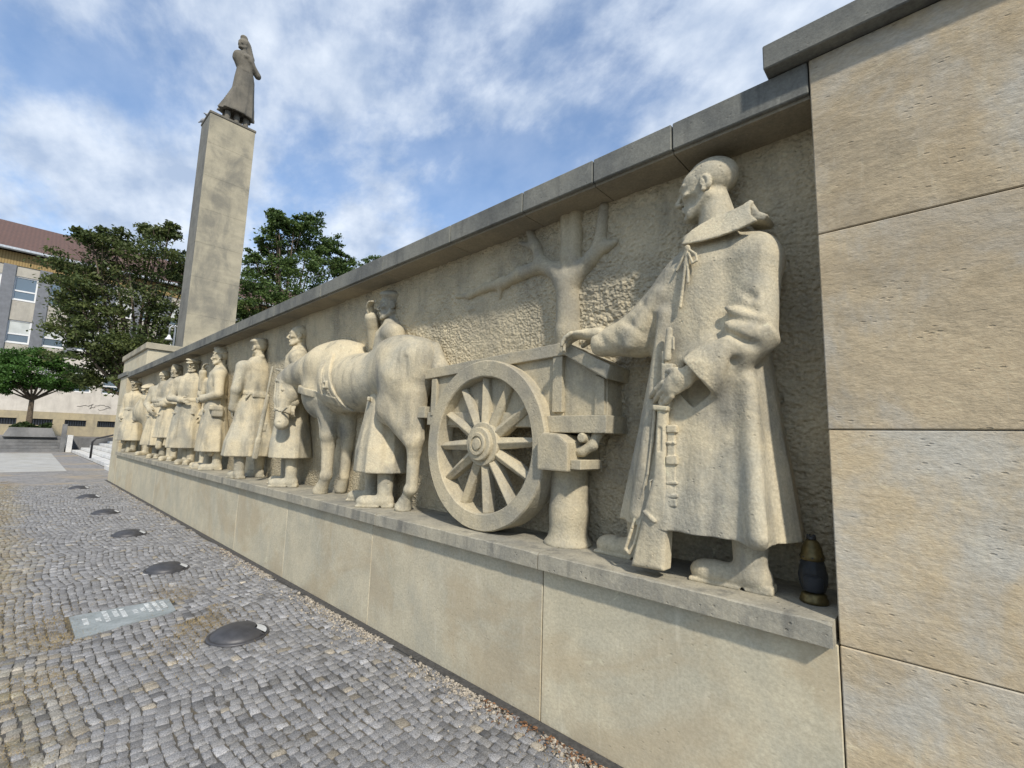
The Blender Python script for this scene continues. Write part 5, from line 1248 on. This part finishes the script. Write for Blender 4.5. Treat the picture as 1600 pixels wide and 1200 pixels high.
def tree(name, label, X, clumps, base, mat, leaf=.22, per=1500, seed=1, dx=1., trunk_r=.3, group=None, flat=1.):
    """clumps in picture units are turned into real positions and radii at distance X"""
    r = np.random.default_rng(seed); C_ = []
    for (px, py, rp) in clumps:
        p = np.array(PX(px, py, X)); d = math.hypot(p[0], p[1]); R = rp/FPX*d*.98; off = r.uniform(-.5, .5)*R*dx*1.6
        k = (X+off)/X; q = np.array(PX(px, py, X+off)); C_.append((q, R*k))
    base = np.array(base, float)
    e = empty(name, base, label, 'tree', group)
    top = max(C_, key=lambda c: c[0][2])[0]; cen = np.mean([c[0] for c in C_], 0)
    b = MB(); fork = base+(np.array((cen[0], cen[1], 0))-np.array((base[0], base[1], 0)))*.25; fork[2] = base[2]+max(.9, (min(c[0][2]-c[1]*.6 for c in C_)-base[2])*.85)
    b.tube([base-np.array((0, 0, .1)), base+(fork-base)*.1, fork], [trunk_r*1.35, trunk_r, trunk_r*.75], 10); b.build('trunk', BARK, e, True)
    b = MB()
    for i, (c, R) in enumerate(C_):
        mid = fork+(c-fork)*.5+r.normal(0, .12, 3)*R; b.tube([fork, mid, c], [trunk_r*.42, trunk_r*.25, trunk_r*.08], 6)
        for _ in range(5):
            d = r.normal(0, 1, 3); d /= np.linalg.norm(d); b.tube([mid+(c-mid)*r.uniform(.2, 1), c+d*R*.9], [trunk_r*.1, trunk_r*.02], 4)
    b.build('limbs', BARK, e, True)
    Vs = []; Ts = []
    for (c, R) in C_:
        ns = 20; d = r.normal(0, 1, (ns, 3)); d /= np.linalg.norm(d, axis=1)[:, None]; rad = r.uniform(.35, 1.08, ns)[:, None]
        sub = c+d*rad*R*np.array((1, 1, .8*flat)); tone = r.uniform(0, 1, ns); sr = r.uniform(.16, .34, ns)*R
        n = per; ii = r.integers(0, ns, n); g = r.normal(0, 1, (n, 3)); P = sub[ii]+g*(sr[ii][:, None]*.62)*np.array((1.1, 1.1, .55))
        s = leaf*r.uniform(.5, 1.25, n); nrm = r.normal(0, 1, (n, 3))+np.array((.1, -.1, .9)); nrm /= np.linalg.norm(nrm, axis=1)[:, None]
        u = np.cross(nrm, r.normal(0, 1, (n, 3))); u /= np.linalg.norm(u, axis=1)[:, None]; v = np.cross(nrm, u)
        Q4 = np.stack([P-u*s[:, None]*.62, P+v*s[:, None]*.36, P+u*s[:, None]*.62, P-v*s[:, None]*.36], 1); Vs.append(Q4.reshape(-1, 3))
        Ts.append(np.repeat(np.clip(tone[ii]*.7+r.uniform(0, .4, n), 0, 1), 4))
    V = np.concatenate(Vs); F = np.arange(len(V)).reshape(-1, 4); o = mesh_obj('crown', V, F, mat, e)
    t = np.concatenate(Ts); ca = o.data.color_attributes.new('tone', 'FLOAT_COLOR', 'POINT'); ca.data.foreach_set('color', np.stack([t, t, t, np.ones_like(t)], 1).astype(np.float32).ravel())
    return e
G2 = 'trees around the square'
tree('leafy_tree', 'large dark green tree left of the obelisk in front of the building', -38.5, [(126, 425, 32), (150, 395, 32), (200, 400, 34), (245, 390, 34), (272, 415, 30), (116, 450, 26), (130, 455, 36), (185, 445, 44), (240, 450, 44), (120, 490, 28), (150, 505, 42), (210, 505, 48), (260, 490, 38), (140, 545, 36), (190, 555, 40), (240, 555, 44), (165, 580, 28), (275, 540, 30), (142, 368, 14), (178, 372, 16), (238, 366, 18), (265, 362, 14), (290, 440, 26), (295, 500, 26), (118, 520, 22), (330, 470, 30), (350, 520, 30), (330, 560, 30), (128, 592, 16)], (-38.5, 5.2, .93), LEAF_D, .18, 1700, 3, 1., .34, G2)
tree('leafy_tree', 'bright green tree rising right of the obelisk behind the wall', -40, [(436, 345, 17), (460, 348, 22), (488, 350, 20), (425, 378, 22), (455, 385, 30), (492, 385, 30), (520, 385, 20), (400, 408, 22), (430, 420, 34), (470, 425, 36), (510, 420, 32), (535, 412, 18), (395, 445, 24), (420, 465, 34), (465, 470, 40), (385, 480, 22), (510, 465, 36), (400, 510, 30), (450, 520, 40), (428, 335, 10), (545, 430, 22)], (-40, 14.6, .9), LEAF_M, .21, 1900, 5, 1., .32, G2)
tree('leafy_tree', 'distant treetop just showing above the cornice right of the bright tree', -48, [(575, 418, 20), (600, 412, 14), (590, 436, 24), (560, 436, 18)], (-48, 30, .9), LEAF_M, .22, 1200, 8, 1., .3, G2)
tree('umbrella_tree', 'small round headed green tree growing from a stone planter at far left', -45.6, [(45, 556, 17), (20, 562, 18), (72, 562, 18), (0, 572, 16), (95, 574, 16), (45, 578, 24), (15, 590, 18), (75, 590, 20), (108, 590, 14), (-15, 588, 16), (120, 598, 10), (50, 598, 14), (92, 603, 12), (5, 604, 12)], tuple(PX(44, 668, -45.6)), LEAF_G, .13, 2400, 9, .8, .17, None, .75)
def planter():
    x = -45.6; a = PX(5, 670, x); c = PX(88, 670, x)
    st = MATS['step_stone']; e = empty('planter', (x, (a[1]+c[1])/2, .94), 'low grey stone planter around the small round headed tree', 'planter')
    ym = (a[1]+c[1])/2; w_ = (c[1]-a[1])/2
    b = MB(); z0, z1 = .945, 1.55
    V = [(x-w_, a[1], z0), (x+w_, a[1], z0), (x+w_, c[1], z0), (x-w_, c[1], z0), (x-w_*.86, a[1]+.25, z1), (x+w_*.86, a[1]+.25, z1), (x+w_*.86, c[1]-.25, z1), (x-w_*.86, c[1]-.25, z1)]
    b.add(V, [(0, 1, 5, 4), (1, 2, 6, 5), (2, 3, 7, 6), (3, 0, 4, 7), (4, 5, 6, 7)]).build('sides', st, e, bevel=.03)
    r = np.random.default_rng(2); n = 1600; P = np.stack([r.uniform(x-w_*.8, x+w_*.8, n), r.uniform(a[1]+.3, c[1]-.3, n), r.uniform(0, .3, n)+z1], 1)
    P[:, 2] = z1+r.uniform(0, 1, n)*.35*np.abs(np.sin(P[:, 1]*2.6)); u = r.normal(0, 1, (n, 3))*.05; v = r.normal(0, 1, (n, 3))*.05
    V = np.stack([P-u, P+v, P+u, P-v], 1).reshape(-1, 3); o = mesh_obj('ground_cover', V, np.arange(len(V)).reshape(-1, 4), LEAF_D, e); o['kind'] = 'stuff'
planter()
def lamp():
    x = -33; h = PX(264, 527, x); e = empty('street_lamp', (x, h[1]+.2, .93), 'street lamp with a white bell shade under the big tree left of the obelisk', 'street lamp')
    dm = plain('galvanised_pole', (.3, .32, .34), .5, .5)
    top = PX(268, 512, x)
    MB().tube([(x, h[1]+.25, .9), (x, h[1]+.25, top[2]), (x, h[1]+.15, top[2]+.15), (x, h[1], top[2]), (x, h[1], h[2]+.2)], .05, 8).build('pole', dm, e, True)
    MB().lathe((x, h[1], h[2]-.15), [(.2, 0), (.19, .04), (.1, .14), (.05, .3)], 20).build('lamp_shade', plain('white_enamel', (.7, .72, .72), .4), e, True)
lamp()
